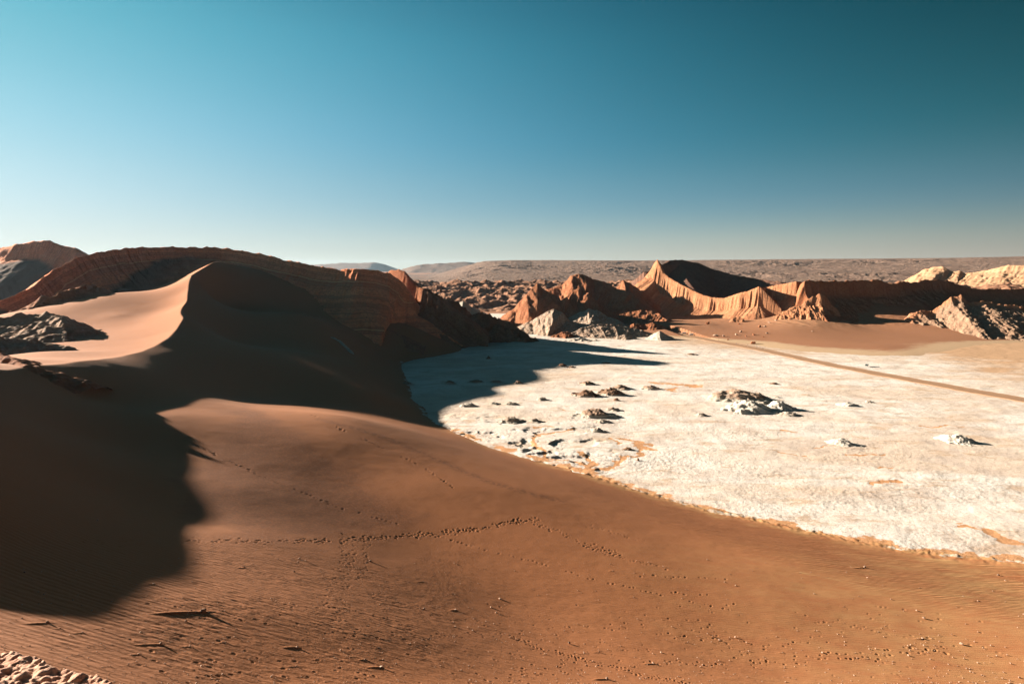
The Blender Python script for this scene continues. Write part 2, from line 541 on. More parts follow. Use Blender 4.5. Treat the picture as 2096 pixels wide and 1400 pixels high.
def inpoly(X, Y, poly):
    p = np.array(poly)[:, :2]
    ins = np.zeros(X.shape, bool)
    for (x0, y0), (x1, y1) in zip(p, np.roll(p, -1, 0)):
        c = ((y0 > Y) != (y1 > Y)) & (X < (x1 - x0) * (Y - y0) / (y1 - y0 + 1e-12) + x0)
        ins ^= c
    return ins


def poly_sd(X, Y, poly):
    p = np.array(poly)[:, :2]
    _, d, _ = pline(X, Y, np.r_[p, p[:1]])
    return np.where(inpoly(X, Y, p), 1, -1) * np.abs(d)


TOE = [tuple(flat(u, v)) for u, v in [(800, 692), (822, 745), (845, 820), (875, 852), (915, 878), (960, 893), (1010, 915), (1130, 950), (1200, 968),
       (1300, 1000), (1440, 1040), (1600, 1073), (1750, 1105), (1900, 1132), (2096, 1148), (2300, 1160)]]
TRAILS = [  # photo polylines of footprint trails, lane count, spread (m), strength, spacing (m)
    ([(150, 1112), (320, 1108), (420, 1107), (560, 1108), (700, 1107), (800, 1100), (890, 1093), (1000, 1080), (1060, 1065), (1110, 1066)], 3, .9, 1.0, .75),
    ([(340, 876), (430, 925), (560, 985), (700, 1040), (800, 1070), (880, 1090), (990, 1125), (1100, 1150), (1200, 1183), (1330, 1212), (1430, 1235), (1540, 1258)], 1, .2, .8, 1.1),
    ([(1060, 1065), (1110, 1075), (1165, 1100), (1210, 1120), (1260, 1137), (1310, 1150), (1370, 1165)], 2, .6, .6, .7),
    ([(1195, 1117), (1240, 1125), (1275, 1140)], 3, 1.2, .6, .5),
    ([(1040, 1300), (1100, 1325), (1200, 1350), (1310, 1380), (1420, 1402)], 3, .5, 1.5, .55),
    ([(1050, 1297), (1130, 1282), (1250, 1285), (1400, 1300), (1570, 1320), (1700, 1312)], 1, .4, .9, 1.4),
    ([(1060, 1372), (1200, 1355), (1300, 1355), (1450, 1360), (1600, 1356), (1790, 1345), (1950, 1330)], 2, 1.0, 1.3, 1.3),
    ([(1000, 1395), (1100, 1375), (1190, 1368)], 2, .8, 1.3, 1.0),
    ([(1310, 1182), (1400, 1182), (1505, 1185)], 1, .3, .9, 1.2),
    ([(1370, 1211), (1430, 1214), (1470, 1225), (1515, 1238)], 1, .3, 1.2, 1.3),
    ([(590, 1240), (700, 1245), (760, 1256), (820, 1275)], 2, .8, .9, 1.0),
    ([(700, 1300), (800, 1303), (900, 1303), (1040, 1298)], 2, .9, .8, 1.2),
    ([(540, 826), (700, 880), (860, 952), (930, 1000)], 1, .2, .6, 1.0),
    ([(1430, 1262), (1470, 1300), (1500, 1330)], 1, .5, .7, .8),
    ([(700, 1092), (706, 1130), (690, 1170), (672, 1215), (650, 1260)], 1, .5, .5, .45),
    ([(722, 1092), (722, 1140), (712, 1180), (700, 1230), (690, 1280)], 1, .5, .5, .45),
    ([(745, 1100), (752, 1150), (735, 1190)], 1, .3, .5, .45),
    ([(1200, 1075), (1290, 1100), (1330, 1112)], 2, .8, .4, .8),
    ([(1650, 1266), (1740, 1282), (1860, 1300), (2050, 1330)], 1, .8, .7, 1.6),
    ([(1100, 1335), (1250, 1330), (1500, 1338), (1640, 1330)], 1, .6, .8, 1.5),
]
PEB = []      # pebbles: x, y, radius, big?


def stamp(X, Y, Z, th, r, px, py, a, b, ang, depth, rim=.25):
    """press an oval dent with a soft rim into the polar sand grid"""
    rr = math.hypot(px, py); t = math.atan2(px, py)
    R = 2.4 * max(a, b)
    i0, i1 = np.searchsorted(r, (rr - R, rr + R)); j0, j1 = np.searchsorted(th, (t - R / rr, t + R / rr))
    if i1 - i0 < 1 or j1 - j0 < 1: return
    sl = (slice(i0, i1), slice(j0, j1))
    dx = X[sl] - px; dy = Y[sl] - py
    u = (dx * cos(ang) + dy * sin(ang)) / a; v = (-dx * sin(ang) + dy * cos(ang)) / b
    q = u * u + v * v
    Z[sl] += -depth * np.exp(-q * q * .9) + depth * rim * np.exp(-((np.sqrt(q) - 1.5) / .4) ** 2)


def build_sand():
    rs = random.Random(5)
    th = np.radians(np.r_[np.linspace(-88, -46, 120)[:-1], np.linspace(-46, 45, 1300), np.linspace(45, 62, 40)[1:]])
    r = np.exp(np.r_[np.linspace(math.log(6), math.log(26), 50)[:-1], np.linspace(math.log(26), math.log(190), 860)[:-1], np.linspace(math.log(190), math.log(760), 330)])
    R, T = np.meshgrid(r, th, indexing='ij')
    X, Y = R * np.sin(T), R * np.cos(T)
    Z = sand_base(X, Y)
    s_, d_, _ = pline(X, Y, TOE)
    db = np.abs(d_)
    Z += fbm(X / 40, Y / 30, 2, 3) * np.clip(R / 120, .1, 1) * .25 * sstep(0, 4, Z)
    Z += fbm(X / 7, Y / 5, 3, 33) * .05
    # lumps where the sand feathers out over the crust
    Z += fbm(X / 3, Y / 3, 4, 9) * .5 * (1 - sstep(0, 6, db))
    hit = lambda l: [tuple(q) for q in ray_hits(sand_base, l, n=900)]
    Z0 = lambda x, y: float(sand_base(np.array([x]), np.array([y]))[0])
    # wind shadows and scuffed ground at lower left
    rough = np.clip(1 - np.abs(poly_sd(X, Y, hit([(330, 1160), (560, 1170), (800, 1230), (820, 1290), (700, 1340), (380, 1330), (250, 1290), (300, 1220)])) .clip(-25, 0)) / 25, 0, 1)
    hum = fbm(X / 1.7, Y / .55, 3, 21) * sstep(.02, .5, fbm(X / 9, Y / 6, 2, 4) + .22)
    Z += .075 * hum * rough
    ca, sa_ = math.cos(.55), math.sin(.55)
    kl = sstep(-5, -25, X)
    Xr, Yr = X * (1 - kl) + (X * ca + Y * sa_) * kl, Y * (1 - kl) + (-X * sa_ + Y * ca) * kl
    Z += .035 * fbm(Xr / 2.6, Yr / .8, 3, 27) * (1 - sstep(90, 150, R)) * (1 - .8 * kl)
    # footprints
    n = 0
    for pl, lanes, spread, st, gap in TRAILS:
        P = hit(pl)
        for a, b in zip(P[:-1], P[1:]):
            L_ = math.hypot(b[0] - a[0], b[1] - a[1]); k = max(1, int(L_ / gap))
            for i in range(k):
                for ln in range(lanes):
                    if rs.random() < .30 + .25 * math.sin(i * .37 + ln): continue
                    t = (i + rs.random() * .5) / k
                    nx, ny = -(b[1] - a[1]) / L_, (b[0] - a[0]) / L_
                    off = rs.gauss(0, 1) * spread * .9 + .5 * spread * math.sin(i * .21) + (.14 if (i & 1) else -.14)
                    px = a[0] + (b[0] - a[0]) * t + nx * off; py = a[1] + (b[1] - a[1]) * t + ny * off
                    rr = math.hypot(px, py)
                    sz = max(.16, rr * .0020) * rs.uniform(.75, 1.2)
                    stamp(X, Y, Z, th, r, px, py, sz * 1.25, sz * .8, rs.uniform(-.5, .5) + .2, st * sz * .40 * rs.uniform(.6, 1.2))
                    n += 1
    # stray prints
    for _ in range(330):
        u = rs.uniform(950, 2050) if rs.random() < .6 else rs.uniform(250, 1100); v = rs.uniform(1235, 1400)
        p = ray_hits(sand_base, [(u, v)], t0=20, t1=260, n=260)[0]
        sz = max(.16, math.hypot(p[0], p[1]) * .0018) * rs.uniform(.6, 1.2)
        stamp(X, Y, Z, th, r, p[0], p[1], sz * 1.2, sz * .8, rs.uniform(-.6, .6), sz * .28)
    # pebbles with little tails of sand in their lee
    big = [(416, 1252, .42), (329, 1318, .26), (97, 1275, .26), (315, 1195, .17), (169, 1295, .17), (123, 1286, .12), (188, 1250, .14), (608, 1325, .26), (780, 1365, .28),
           (747, 1350, .2), (1242, 1389, .33), (1337, 1358, .25), (1165, 1316, .25), (1968, 1318, .22), (1891, 1265, .2), (1770, 1161, .2), (1683, 1336, .2), (757, 1149, .24),
           (1024, 1226, .24), (868, 1246, .2), (932, 1248, .2), (1016, 1254, .2), (1005, 1243, .2), (697, 1331, .2), (555, 1385, .2), (284, 1338, .16), (287, 1294, .16), (412, 1363, .18),
           (455, 1380, .18), (480, 1303, .15), (500, 1160, .14), (613, 1143, .16), (135, 1275, .1), (200, 1065, .16)]
    for u, v, q in big:
        p = ray_hits(sand_base, [(u, v)], t0=12, t1=300, n=500)[0]
        PEB.append((p[0], p[1], q * 14 * math.hypot(p[0], p[1]) / FPX, True))
    for _ in range(1500):
        u = rs.uniform(-20, 2110); v = 1400 - 260 * rs.random() ** 1.9
        if v < 1290 and rs.random() < .35 + .3 * (u > 1100): continue
        p = ray_hits(sand_base, [(u, v)], t0=12, t1=300, n=260)[0]
        rr = math.hypot(p[0], p[1])
        PEB.append((p[0], p[1], rr * .00105 * rs.uniform(.5, 1.25) * (1.5 if rs.random() < .1 else 1), False))
    for i, (px, py, q, bg) in enumerate(PEB):
        if (bg and i < 12) or (i % 5 == 0):
            L_ = q * rs.uniform(3, 6) * (1.3 if i < 2 else 1)
            q0 = np.array([px, py, Z0(px, py)]); dd = q0 - [0, 0, H]
            uu = 1048 + FPX * dd[0] / (dd[1] * cos(PITCH) - dd[2] * sin(PITCH)); vv_ = 700 - FPX * (dd[1] * sin(PITCH) + dd[2] * cos(PITCH)) / (dd[1] * cos(PITCH) - dd[2] * sin(PITCH))
            hh = ray_hits(sand_base, [(uu - 25, vv_ + 1)], t0=12, t1=300, n=300)[0]
            an = math.atan2(py - hh[1], px - hh[0])
            stamp(X, Y, Z, th, r, px - L_ * .75 * cos(an), py - L_ * .75 * sin(an), L_, q * .7, an, -q * .38, 0)
    # colour masks, all in world positions
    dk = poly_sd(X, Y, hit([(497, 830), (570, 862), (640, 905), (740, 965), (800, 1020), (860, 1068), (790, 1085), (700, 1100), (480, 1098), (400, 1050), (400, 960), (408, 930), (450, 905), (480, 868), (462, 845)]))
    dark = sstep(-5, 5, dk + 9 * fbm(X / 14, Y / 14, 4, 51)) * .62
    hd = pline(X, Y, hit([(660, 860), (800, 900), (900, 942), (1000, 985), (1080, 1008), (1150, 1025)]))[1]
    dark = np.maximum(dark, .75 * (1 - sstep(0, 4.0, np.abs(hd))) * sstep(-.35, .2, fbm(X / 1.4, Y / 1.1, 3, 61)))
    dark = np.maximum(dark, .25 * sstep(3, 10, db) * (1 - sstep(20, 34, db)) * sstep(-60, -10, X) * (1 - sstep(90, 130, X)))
    tw = db + fbm(X / 9, Y / 6, 5, 71) * 7
    dust_sunlight = (1 - sstep(1, 11, tw)) * 1.0 * sstep(-60, 0, X)
    st1 = pline(X, Y, hit([(1640, 1172), (1700, 1184), (1780, 1200), (1900, 1214), (1990, 1222)]))[1]
    st2 = pline(X, Y, hit([(1730, 1238), (1850, 1252), (1960, 1266), (2096, 1272)]))[1]
    dust_sunlight = np.maximum(dust_sunlight, 1.0 * (1 - sstep(.1, .8, np.abs(st1)))); dust_sunlight = np.maximum(dust_sunlight, .6 * (1 - sstep(.2, 2.4, np.abs(st2))))
    rg = poly_sd(X, Y, hit([(1750, 1135), (2096, 1160), (2200, 1190), (2200, 1300), (2096, 1260), (1900, 1190)]))
    dust_sunlight = np.maximum(dust_sunlight, .75 * sstep(-14, 10, rg))
    salt = (1 - sstep(-1, 4.5, tw)) * .52
    ripple = sstep(2, 7, db) * (1 - sstep(26, 44, db)) * sstep(-20, 40, X) + .24 * (1 - sstep(-40, -20, X)) * (1 - sstep(120, 200, R)) + .10
    salt *= 1 - sstep(1.0, 2.0, Z); dust_sunlight *= 1 - .7 * sstep(2, 5, Z) * (X < 30)
    dust_sunlight = np.maximum(dust_sunlight, .55 * sstep(5, 90, X + .3 * fbm(X / 12, Y / 7, 3, 81) * 60) * (1 - sstep(120, 160, Y)))  # sand paler towards the right: stronger sunlight there put into its colour
    ripple *= 1 + .5 * sstep(10, 60, X)
    keep = Z > -.9
    o = grid_mesh("sand_dune", X, Y, Z, M_SAND, keep, dict(dark=dark, dust_sunlight=dust_sunlight, salt=salt, ripple=ripple, rough=rough))
    link(o); tag(o, "smooth rust coloured dune sweeping from its sunlit crest down to the salt flat, marked with footprints", kind='structure')


build_sand()

ROADP = [tuple(flat(u, v)) for u, v in [(1330, 672), (1365, 678), (1400, 686), (1440, 694), (1500, 705), (1560, 716), (1640, 734), (1700, 747), (1800, 766), (1900, 784), (2000, 802), (2096, 819), (2250, 846), (2500, 890)]]
ORANGE = [([(1177, 877), (1100, 893), (1090, 913), (1120, 940), (1197, 951)], 1.6), ([(1187, 927), (1207, 944), (1200, 963), (1244, 957), (1300, 930), (1338, 919), (1300, 907), (1264, 894)], 1.8),
          ([(1338, 782), (1370, 786), (1425, 790)], 4), ([(1380, 795), (1372, 800)], 3), ([(1960, 1072), (2010, 1086), (2060, 1103), (2110, 1118)], 1.7), ([(1657, 912), (1700, 910), (1725, 909)], .7),
          ([(1790, 989), (1815, 985), (1835, 978)], 1.2), ([(1812, 956), (1830, 957)], 1.0), ([(1735, 930), (1780, 929), (1810, 931)], .9), ([(1580, 923), (1640, 930)], .6),
          ([(1150, 838), (1180, 842)], .8), ([(1080, 872), (1130, 876)], .7), ([(1890, 874), (1940, 869), (1970, 871)], 1.0), ([(1590, 880), (1640, 884)], .8), ([(1240, 893), (1262, 905)], 1.2)]


def build_flat():
    X, Y = polar(-48, 66, 1250, 105, 1000, 930)
    rd = np.abs(pline(X, Y, ROADP)[1])
    R = np.hypot(X, Y)
    calm = sstep(5, 14, rd)
    crunch = sstep(-.2, .25, fbm(X / 45, Y / 30, 3, 91)) * (1 - sstep(220, 420, R)) + .25
    Z = (fbm(X / 30, Y / 30, 3, 11) * .35 + fbm(X / 9, Y / 9, 3, 5) * .22 + fbm(X / 1.5, Y / 1.5, 3, 15) * .17 * crunch) * calm - .05
    # overlapping lobes of crust near the sand
    lob = ridged(X / 26, Y / 20, 3, 44)
    Z += .8 * sstep(.2, .45, lob + .2 * fbm(X / 5, Y / 5, 3, 45)) * (1 - sstep(250, 330, Y)) * (1 - sstep(20, 60, X)) * calm
    og = np.zeros_like(X)
    td = np.abs(pline(X, Y, TOE)[1]) + fbm(X / 8, Y / 6, 5, 73) * 7
    og = np.maximum(og, .62 * (1 - sstep(0, 7, td)) * sstep(-70, -20, X))
    for pl, w in ORANGE:
        d = np.abs(pline(X + 7 * fbm(X / 13, Y / 13, 3, 61), Y + 7 * fbm(X / 13, Y / 13, 3, 62), [tuple(flat(*p)) for p in pl])[1]) + fbm(X / 3, Y / 3, 4, 8, .65) * w * 1.8
        k = .85 * (1 - sstep(.0 * w, 1.9 * w, d))
        og = np.maximum(og, k)
    Z -= .15 * og
    brown = .55 * sstep(430, 620, Y) * sstep(60, 240, X) + .4 * sstep(0, 120, X - .62 * Y) * sstep(300, 420, Y) + .18 * sstep(.1, .5, fbm(X / 60, Y / 25, 3, 19))
    brown = np.maximum(brown, .5 * (1 - sstep(5, 16, rd)))
    o = grid_mesh("salt_flat", X, Y, Z, M_SALT, Y > 40, dict(orange=og, brown=brown, crunch=crunch))
    link(o); tag(o, "white crusted salt flat in the bottom of the valley, streaked with orange mud", kind='structure')
    # valley floor out to the horizon
    X, Y = polar(-75, 75, 260, 40, 13500, 160)
    Z = -3.0 + 0 * X - 6 * sstep(0, 1, (620 - np.hypot(X, Y)) / 300)
    o = grid_mesh("ground", X, Y, Z, M_APRON, None, {}); link(o); tag(o, "bare brown desert ground between the far hills", kind='structure')


def mat_apron():
    m = MB_('brown_sand')
    n = m.noise(.03, 4, .6); f = m.noise(.5, 5, .7)
    c = m.mix(n, (.40, .185, .098), (.46, .225, .125))
    c = m.mix(m.math('MULTIPLY', m.mr(f, .5, .7), .5), c, (.34, .15, .08))
    c = m.mix(m.math('MULTIPLY', m.attr('streak'), m.mr(m.noise(.25, 5, .7), .4, .6), True), c, (.60, .36, .2))
    c = m.mix(m.mr(m.math('ADD', m.attr('edge'), m.math('MULTIPLY', m.noise(.2, 5, .7, m.vscale(m.pos, .4, 1.6, 1)), .6)), .75, .95), c, (.66, .46, .29))
    return m.done(c, m.bump(m.noise(.6, 5, .7), .35, .7))


def mat_road():
    m = MB_('packed_dirt')
    s = m.attr('across')
    rut = m.wave(1.1, m.t.nodes.new('ShaderNodeCombineXYZ').outputs[0], 0, 0)
    n = m.noise(.12, 5, .65)
    c = m.mix(n, (.42, .25, .15), (.50, .31, .19))
    k = m.mr(m.math('ABSOLUTE', m.math('SUBTRACT', m.math('ABSOLUTE', s), 1.6)), .0, 1.0, .6, 0.0)
    c = m.mix(m.math('MULTIPLY', k, .5), c, (.40, .24, .15))
    return m.done(c, m.bump(m.noise(.8, 5, .7), .25, .7))


M_APRON = mat_apron()
M_ROAD = mat_road()
build_flat()


def build_road():
    p = np.array(ROADP)[:, :2]
    # resample smoothly
    L_ = np.r_[0, np.cumsum(np.hypot(*np.diff(p, axis=0).T))]
    s = np.arange(0, L_[-1], 2.0)
    x = np.interp(s, L_, p[:, 0]); y = np.interp(s, L_, p[:, 1])
    k = np.ones(15) / 15
    x = np.convolve(np.pad(x, 7, 'edge'), k, 'valid'); y = np.convolve(np.pad(y, 7, 'edge'), k, 'valid')
    tx, ty = np.gradient(x), np.gradient(y); n = np.hypot(tx, ty); tx /= n; ty /= n
    a = np.linspace(-7.4, 7.4, 37)
    wob = fbm(s / 25, s * 0, 5, 2, .7) * 2.2
    X = x[:, None] + ty[:, None] * (a + wob[:, None] * np.abs(a) / 4); Y = y[:, None] - tx[:, None] * (a + wob[:, None] * np.abs(a) / 4)
    Z = .22 + .10 * fbm(X / 2, Y / 2, 3, 3) - .06 * np.exp(-((np.abs(a) - 1.7) / .6) ** 2) + np.where(np.abs(a) > 7.0, -.3, 0) + .18 * np.exp(-((np.abs(a) - 6.4) / .3) ** 2)
    o = grid_mesh("road", X, Y, Z, M_ROAD, None, dict(across=a + 0 * X)); link(o)
    tag(o, "straight brown dirt road crossing the pale flat", kind='structure')


build_road()

# sand apron under the cliffs on the right
APC = [at(*p) for p in [(1418, 636, 925), (1444, 641, 905), (1500, 643, 850), (1557, 645, 800), (1622, 632, 800), (1690, 650, 735), (1740, 657, 728), (1810, 668, 700),
                        (1750, 612, 790), (1850, 622, 785), (1960, 640, 770), (1350, 640, 930), (1380, 660, 760), (1820, 685, 650),
                        (1500, 670, 715), (1600, 672, 685), (1700, 688, 636), (1440, 668, 715), (1550, 655, 770), (1790, 700, 600)]] + \
    [tuple(flat(u, v, z)) for u, v, z in [(1330, 690, 0), (1400, 692, 0), (1480, 698, .2), (1600, 714, 0), (1700, 723, 0), (1800, 728, 0), (1870, 728, 0), (1945, 717, 0), (2000, 712, -.5), (1560, 697, 1.2), (1640, 706, 1.2), (1700, 711, 1.2), (1780, 716, 1.1), (1860, 717, .9), (1700, 700, 2.4), (1800, 706, 2.0),
                                         (1400, 700, -2), (1500, 712, -2), (1600, 728, -2), (1750, 740, -2), (1900, 738, -2), (2050, 720, -2)]] + [(150, 850, 4), (100, 760, -1), (480, 1000, 30), (700, 900, 20), (700, 700, 3)]
fA = TPS(APC, .003)


def ground(X, Y):
    g = np.maximum(sand_base(X, Y) if np.min(X) < 60 else -5 + 0 * X, 0)
    return np.maximum(g, np.where((Y > 520) & (X > 120), fA(X, Y), 0))


def build_apron():
    X, Y = box_grid(120, 760, 470, 1000, 1.5)
    R = np.hypot(X, Y)
    Z = fA(X, Y)
    up = sstep(3, 12, Z)
    Z = Z + ridged(X / 28 + Y / 90, Y / 60, 3, 6) * 1.0 * up * (1 - sstep(12, 40, X - 420)) + fbm(X / 8, Y / 8, 3, 7) * .35 * up
    edge = (1 - sstep(.3, 2.6, Z)) * .75
    streak = .6 * sstep(4, 14, Z) * (1 - sstep(0, 60, X - 420))
    rd = np.abs(pline(X, Y, ROADP)[1])
    Z = np.where(rd < 9, np.minimum(Z, .05), Z)
    o = grid_mesh("sand_apron", X, Y, Z, M_APRON, Z > -.4, dict(edge=edge, streak=streak)); link(o)
    tag(o, "smooth brown fan of sand spread below the cliffs towards the road", kind='structure')


build_apron()


# ------------------------------------------------------------------ rock relief
def relief(name, label, crest, mat, cliff=3.0, talus=.6, back=.7, lump=(1.0, 12), rill=(0, 8), flute=(0, 5), res=1.2, reach=60, cat='rock formation',
           salt=0.0, saltlow=0.0, zlow=0, kind=None, seed=1, bedk=1.0, crestn=.8, gfun=None, convex=0, group=None, extra=None, xb=None, endcap=0):
    """ridge of rock: crest points are (photo u, photo v, distance ahead, height of the cliff below the crest)"""
    if crest[0][2] is None:      # sits where the photo ray meets the dune
        hh = ray_hits(sand_base, [(u, v + 3) for u, v, _, _ in crest], n=900)
        crest = [(u, v, p[1], hc) for (u, v, _, hc), p in zip(crest, hh)]
    C = [tuple(at(u, v, Y)) + (hc,) for u, v, Y, hc in crest]
    a = np.array(C)
    gfun = gfun or ground
    x0, x1 = a[:, 0].min() - reach, a[:, 0].max() + reach
    y0, y1 = a[:, 1].min() - reach, a[:, 1].max() + reach
    if xb: x0, x1 = max(x0, xb[0]), min(x1, xb[1])
    X, Y = box_grid(x0, x1, y0, y1, res)
    wx = fbm(X / 25, Y / 25, 3, seed + 3) * lump[0] * 1.2
    wy = fbm(X / 25, Y / 25, 3, seed + 5) * lump[0] * 1.2
    s, d, (zc, hc) = pline(X + wx, Y + wy, C)
    ad = np.abs(d)
    sr = s + LASTPH * max(6, rill[1])
    if flute[0]:
        fk = sstep(8, 18, hc) if name == 'layered_ridge' else 1.0
        fk = fk * (.55 + .9 * sstep(-.4, .4, fbm(s / 26, s * 0, 2, seed + 40)))
        sr = sr + 5 * fbm(s / 13, s * 0, 2, seed + 41)
        ad = np.maximum(0, ad + fk * flute[0] * (ridged(sr / flute[1], Y * 0 + seed, 3, seed + 9) - .3) * sstep(0, 2, ad) * (d > 0))
        ad = np.maximum(0, ad + fk * flute[0] * .7 * (ridged(sr / (flute[1] * 3.3), Y * 0 + seed + 2, 2, seed + 19) - .3) * sstep(0, 3, ad) * (d > 0))
    c = np.where(d >= 0, cliff, back)
    if name == 'layered_ridge': c = np.where(d >= 0, .85 + (cliff - .85) * sstep(560, 660, s), back)
    w = hc / c
    drop = np.where(ad < w, ad * c, hc + (ad - w) * np.where(d >= 0, talus, back))
    if endcap: drop = np.where(s > s.max() - .01, np.minimum(ad * endcap, 26 + (ad - 26 / endcap) * .6), drop)
    if convex: drop = drop * (1 - np.exp(-ad / convex) * .75)
    Z = zc - drop
    Z += crestn * fbm(s / 7, s * 0 + 3, 3, seed + 2)
    Z += lump[0] * (fbm(X / lump[1], Y / lump[1], 5, seed, .55) * 1.6)
    if flute[0] and name != 'amphitheatre_wall': Z -= .5 * np.minimum(np.abs(d), 9) * (d > 0)
    if rill[0]:
        q = ridged(X / rill[1] * .6 + Y / rill[1] * .8 + wx / rill[1], Y / rill[1] / 2.6 - X / rill[1] / 3.1, 3, seed + 31)
        q2 = ridged(sr / rill[1] + wx * .06, ad / rill[1] / 3.2, 4, seed + 33, .6)
        Z += rill[0] * (.35 * q + 1.0 * q2 - .25) * sstep(-1, 7, ad)
    if extra is not None: Z = extra(X, Y, Z, s, d)
    g = gfun(X, Y)
    sal = np.clip(salt + saltlow * (1 - sstep(zlow * .5, zlow + .01, Z - 0)), 0, 1) if (salt or saltlow) else 0 * X
    bed = (zc - Z) * bedk + fbm(X / 30, Y / 30, 2, seed + 8) * 1.2
    # hide the outer rim under the ground
    o = grid_mesh(name, X, Y, Z, mat, Z > g - .8, dict(bed=bed, salt=sal, scree=sstep(hc, hc * 1.1 + 3, zc - Z + fbm(X / 14, Y / 14, 3, 5) * 3) * (1 - sstep(-340, -290, X)), along=s, steep=sstep(12, 24, hc) * (d > -1) * (sstep(560, 680, s) if name == 'layered_ridge' else 1)))
    link(o); tag(o, label, None if kind else cat, group, kind)
    return o


def left_soft(X, Y, Z, s, d):
    """the left half of the ridge leans back in broad tilted beds instead of a sheer face"""
    return Z


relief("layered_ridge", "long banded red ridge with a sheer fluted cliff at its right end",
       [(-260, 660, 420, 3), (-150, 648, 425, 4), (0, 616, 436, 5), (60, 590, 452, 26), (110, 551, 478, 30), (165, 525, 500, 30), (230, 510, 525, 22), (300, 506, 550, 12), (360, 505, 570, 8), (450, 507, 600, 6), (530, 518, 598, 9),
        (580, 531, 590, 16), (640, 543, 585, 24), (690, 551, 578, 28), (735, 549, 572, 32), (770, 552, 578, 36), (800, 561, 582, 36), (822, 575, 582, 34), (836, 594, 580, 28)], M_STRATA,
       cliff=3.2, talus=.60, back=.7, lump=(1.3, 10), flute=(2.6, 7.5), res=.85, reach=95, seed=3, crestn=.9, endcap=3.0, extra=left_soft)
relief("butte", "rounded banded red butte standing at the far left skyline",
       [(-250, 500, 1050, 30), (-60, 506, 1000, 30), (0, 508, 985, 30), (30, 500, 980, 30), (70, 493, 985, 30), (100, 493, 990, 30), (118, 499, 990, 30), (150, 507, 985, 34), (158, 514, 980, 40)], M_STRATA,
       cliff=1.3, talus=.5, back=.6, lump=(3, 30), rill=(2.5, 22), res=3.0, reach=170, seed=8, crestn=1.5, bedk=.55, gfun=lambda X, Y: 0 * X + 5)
relief("cliff_spur", "lower reddish spur poking out behind the end of the fluted cliff",
       [(800, 552, 640, 14), (818, 551, 632, 18), (828, 556, 628, 22), (850, 582, 618, 22), (862, 590, 612, 20), (884, 600, 606, 12)], M_RED, cliff=2.6, talus=.7, lump=(1.6, 9), flute=(1.2, 5), res=1.0, reach=60, seed=12)
relief("rubble_ridge", "dark broken ridge running down from the fluted cliff to the shaded salt",
       [(850, 596, 650, 16), (880, 592, 650, 18), (900, 608, 650, 14), (922, 612, 650, 16), (945, 628, 650, 10), (962, 638, 650, 8), (985, 640, 648, 9), (1015, 652, 642, 8), (1045, 664, 636, 6), (1066, 678, 630, 3)], M_RED,
       cliff=2.2, talus=.42, back=.8, lump=(4.6, 10), rill=(2.8, 7), res=.9, reach=46, seed=15, salt=.10)
relief("white_hump", "small white salt hump catching the sun above the shaded ridge", [(930, 626, 760, 1), (948, 616, 760, 2), (966, 628, 760, 1)], M_CRUST, cliff=.8, talus=.5, back=.5, lump=(.5, 6), res=.9, reach=26, seed=18, salt=.8)
relief("red_knoll", "reddish knoll in the shade at the back edge of the salt flat", [(950, 683, 640, 3), (975, 675, 636, 4), (1000, 684, 632, 2)], M_RED, cliff=1.2, talus=.5, lump=(1.4, 8), res=.9, reach=26, seed=19, saltlow=.5, zlow=4)
relief("outcrop", "low reddish outcrop at the foot of the fluted cliff, top of the shaded slope", [(738, 664, None, 2), (765, 668, None, 3), (795, 674, None, 2), (825, 684, None, 1)], M_RED, cliff=1.4, talus=.45, lump=(1.2, 6), res=.8, reach=22, seed=21, salt=.1)
relief("outcrop", "pale crusty outcrop between the dark sand and the shaded salt", [(830, 688, 600, 1), (870, 686, 600, 2), (915, 690, 595, 1)], M_CRUST, cliff=1, talus=.35, lump=(1.0, 7), res=.8, reach=24, seed=23, salt=.5)
relief("salt_outcrop", "narrow pale strip of crust breaking through the dark dune slope", [(678, 688, None, .3), (695, 696, None, .5), (708, 708, None, .5), (718, 719, None, .3)], M_CRUST, cliff=.8, talus=.8, back=.8, lump=(.7, 3), res=.5, reach=6, seed=25, salt=.7)

# the rocky corner left of the sunlit dune face
relief("boulder_ridge", "rounded red boulders between the banded ridge and the sunlit sand",
       [(20, 640, 418, 3), (62, 622, 418, 4), (84, 606, 420, 6), (105, 608, 420, 4), (125, 600, 424, 6), (150, 594, 430, 6), (172, 584, 440, 5), (192, 582, 446, 3)], M_RED, cliff=1.4, talus=.45, back=.6, lump=(2.6, 11), rill=(1.0, 8), res=.8, reach=44, seed=31, gfun=lambda X, Y: sand_base(X, Y))
relief("salt_rocks", "grey salt crusted rocks piled beside the sunlit dune face",
       [(-60, 655, 330, 4), (0, 650, 330, 4), (40, 642, 335, 5), (85, 638, 338, 5), (112, 646, 332, 4), (128, 660, 322, 2)], M_CRUST, cliff=.9, talus=.28, back=.5, lump=(2.2, 8), rill=(1.0, 7), res=.7, reach=44, seed=33, salt=.32, gfun=lambda X, Y: sand_base(X, Y))
relief("salt_rocks", "lower hump of grey crusted rock sloping down to the dune crest at the left edge",
       [(-80, 690, 250, 2), (0, 690, 255, 2), (50, 694, 258, 2), (90, 700, 262, 1)], M_CRUST, cliff=.7, talus=.3, back=.5, lump=(1.5, 6), rill=(.8, 5), res=.6, reach=40, seed=35, salt=.36, gfun=lambda X, Y: sand_base(X, Y))
relief("brown_rocks", "brown rock mass at the left edge where the dune crest leaves the picture",
       [(-120, 722, 190, 2), (-40, 722, 186, 2), (0, 724, 182, 2), (30, 735, 176, 1), (52, 748, 168, .5)], M_RED, cliff=.8, talus=.5, back=.5, lump=(1.0, 5), rill=(.7, 4), res=.5, reach=16, seed=37, gfun=lambda X, Y: sand_base(X, Y))

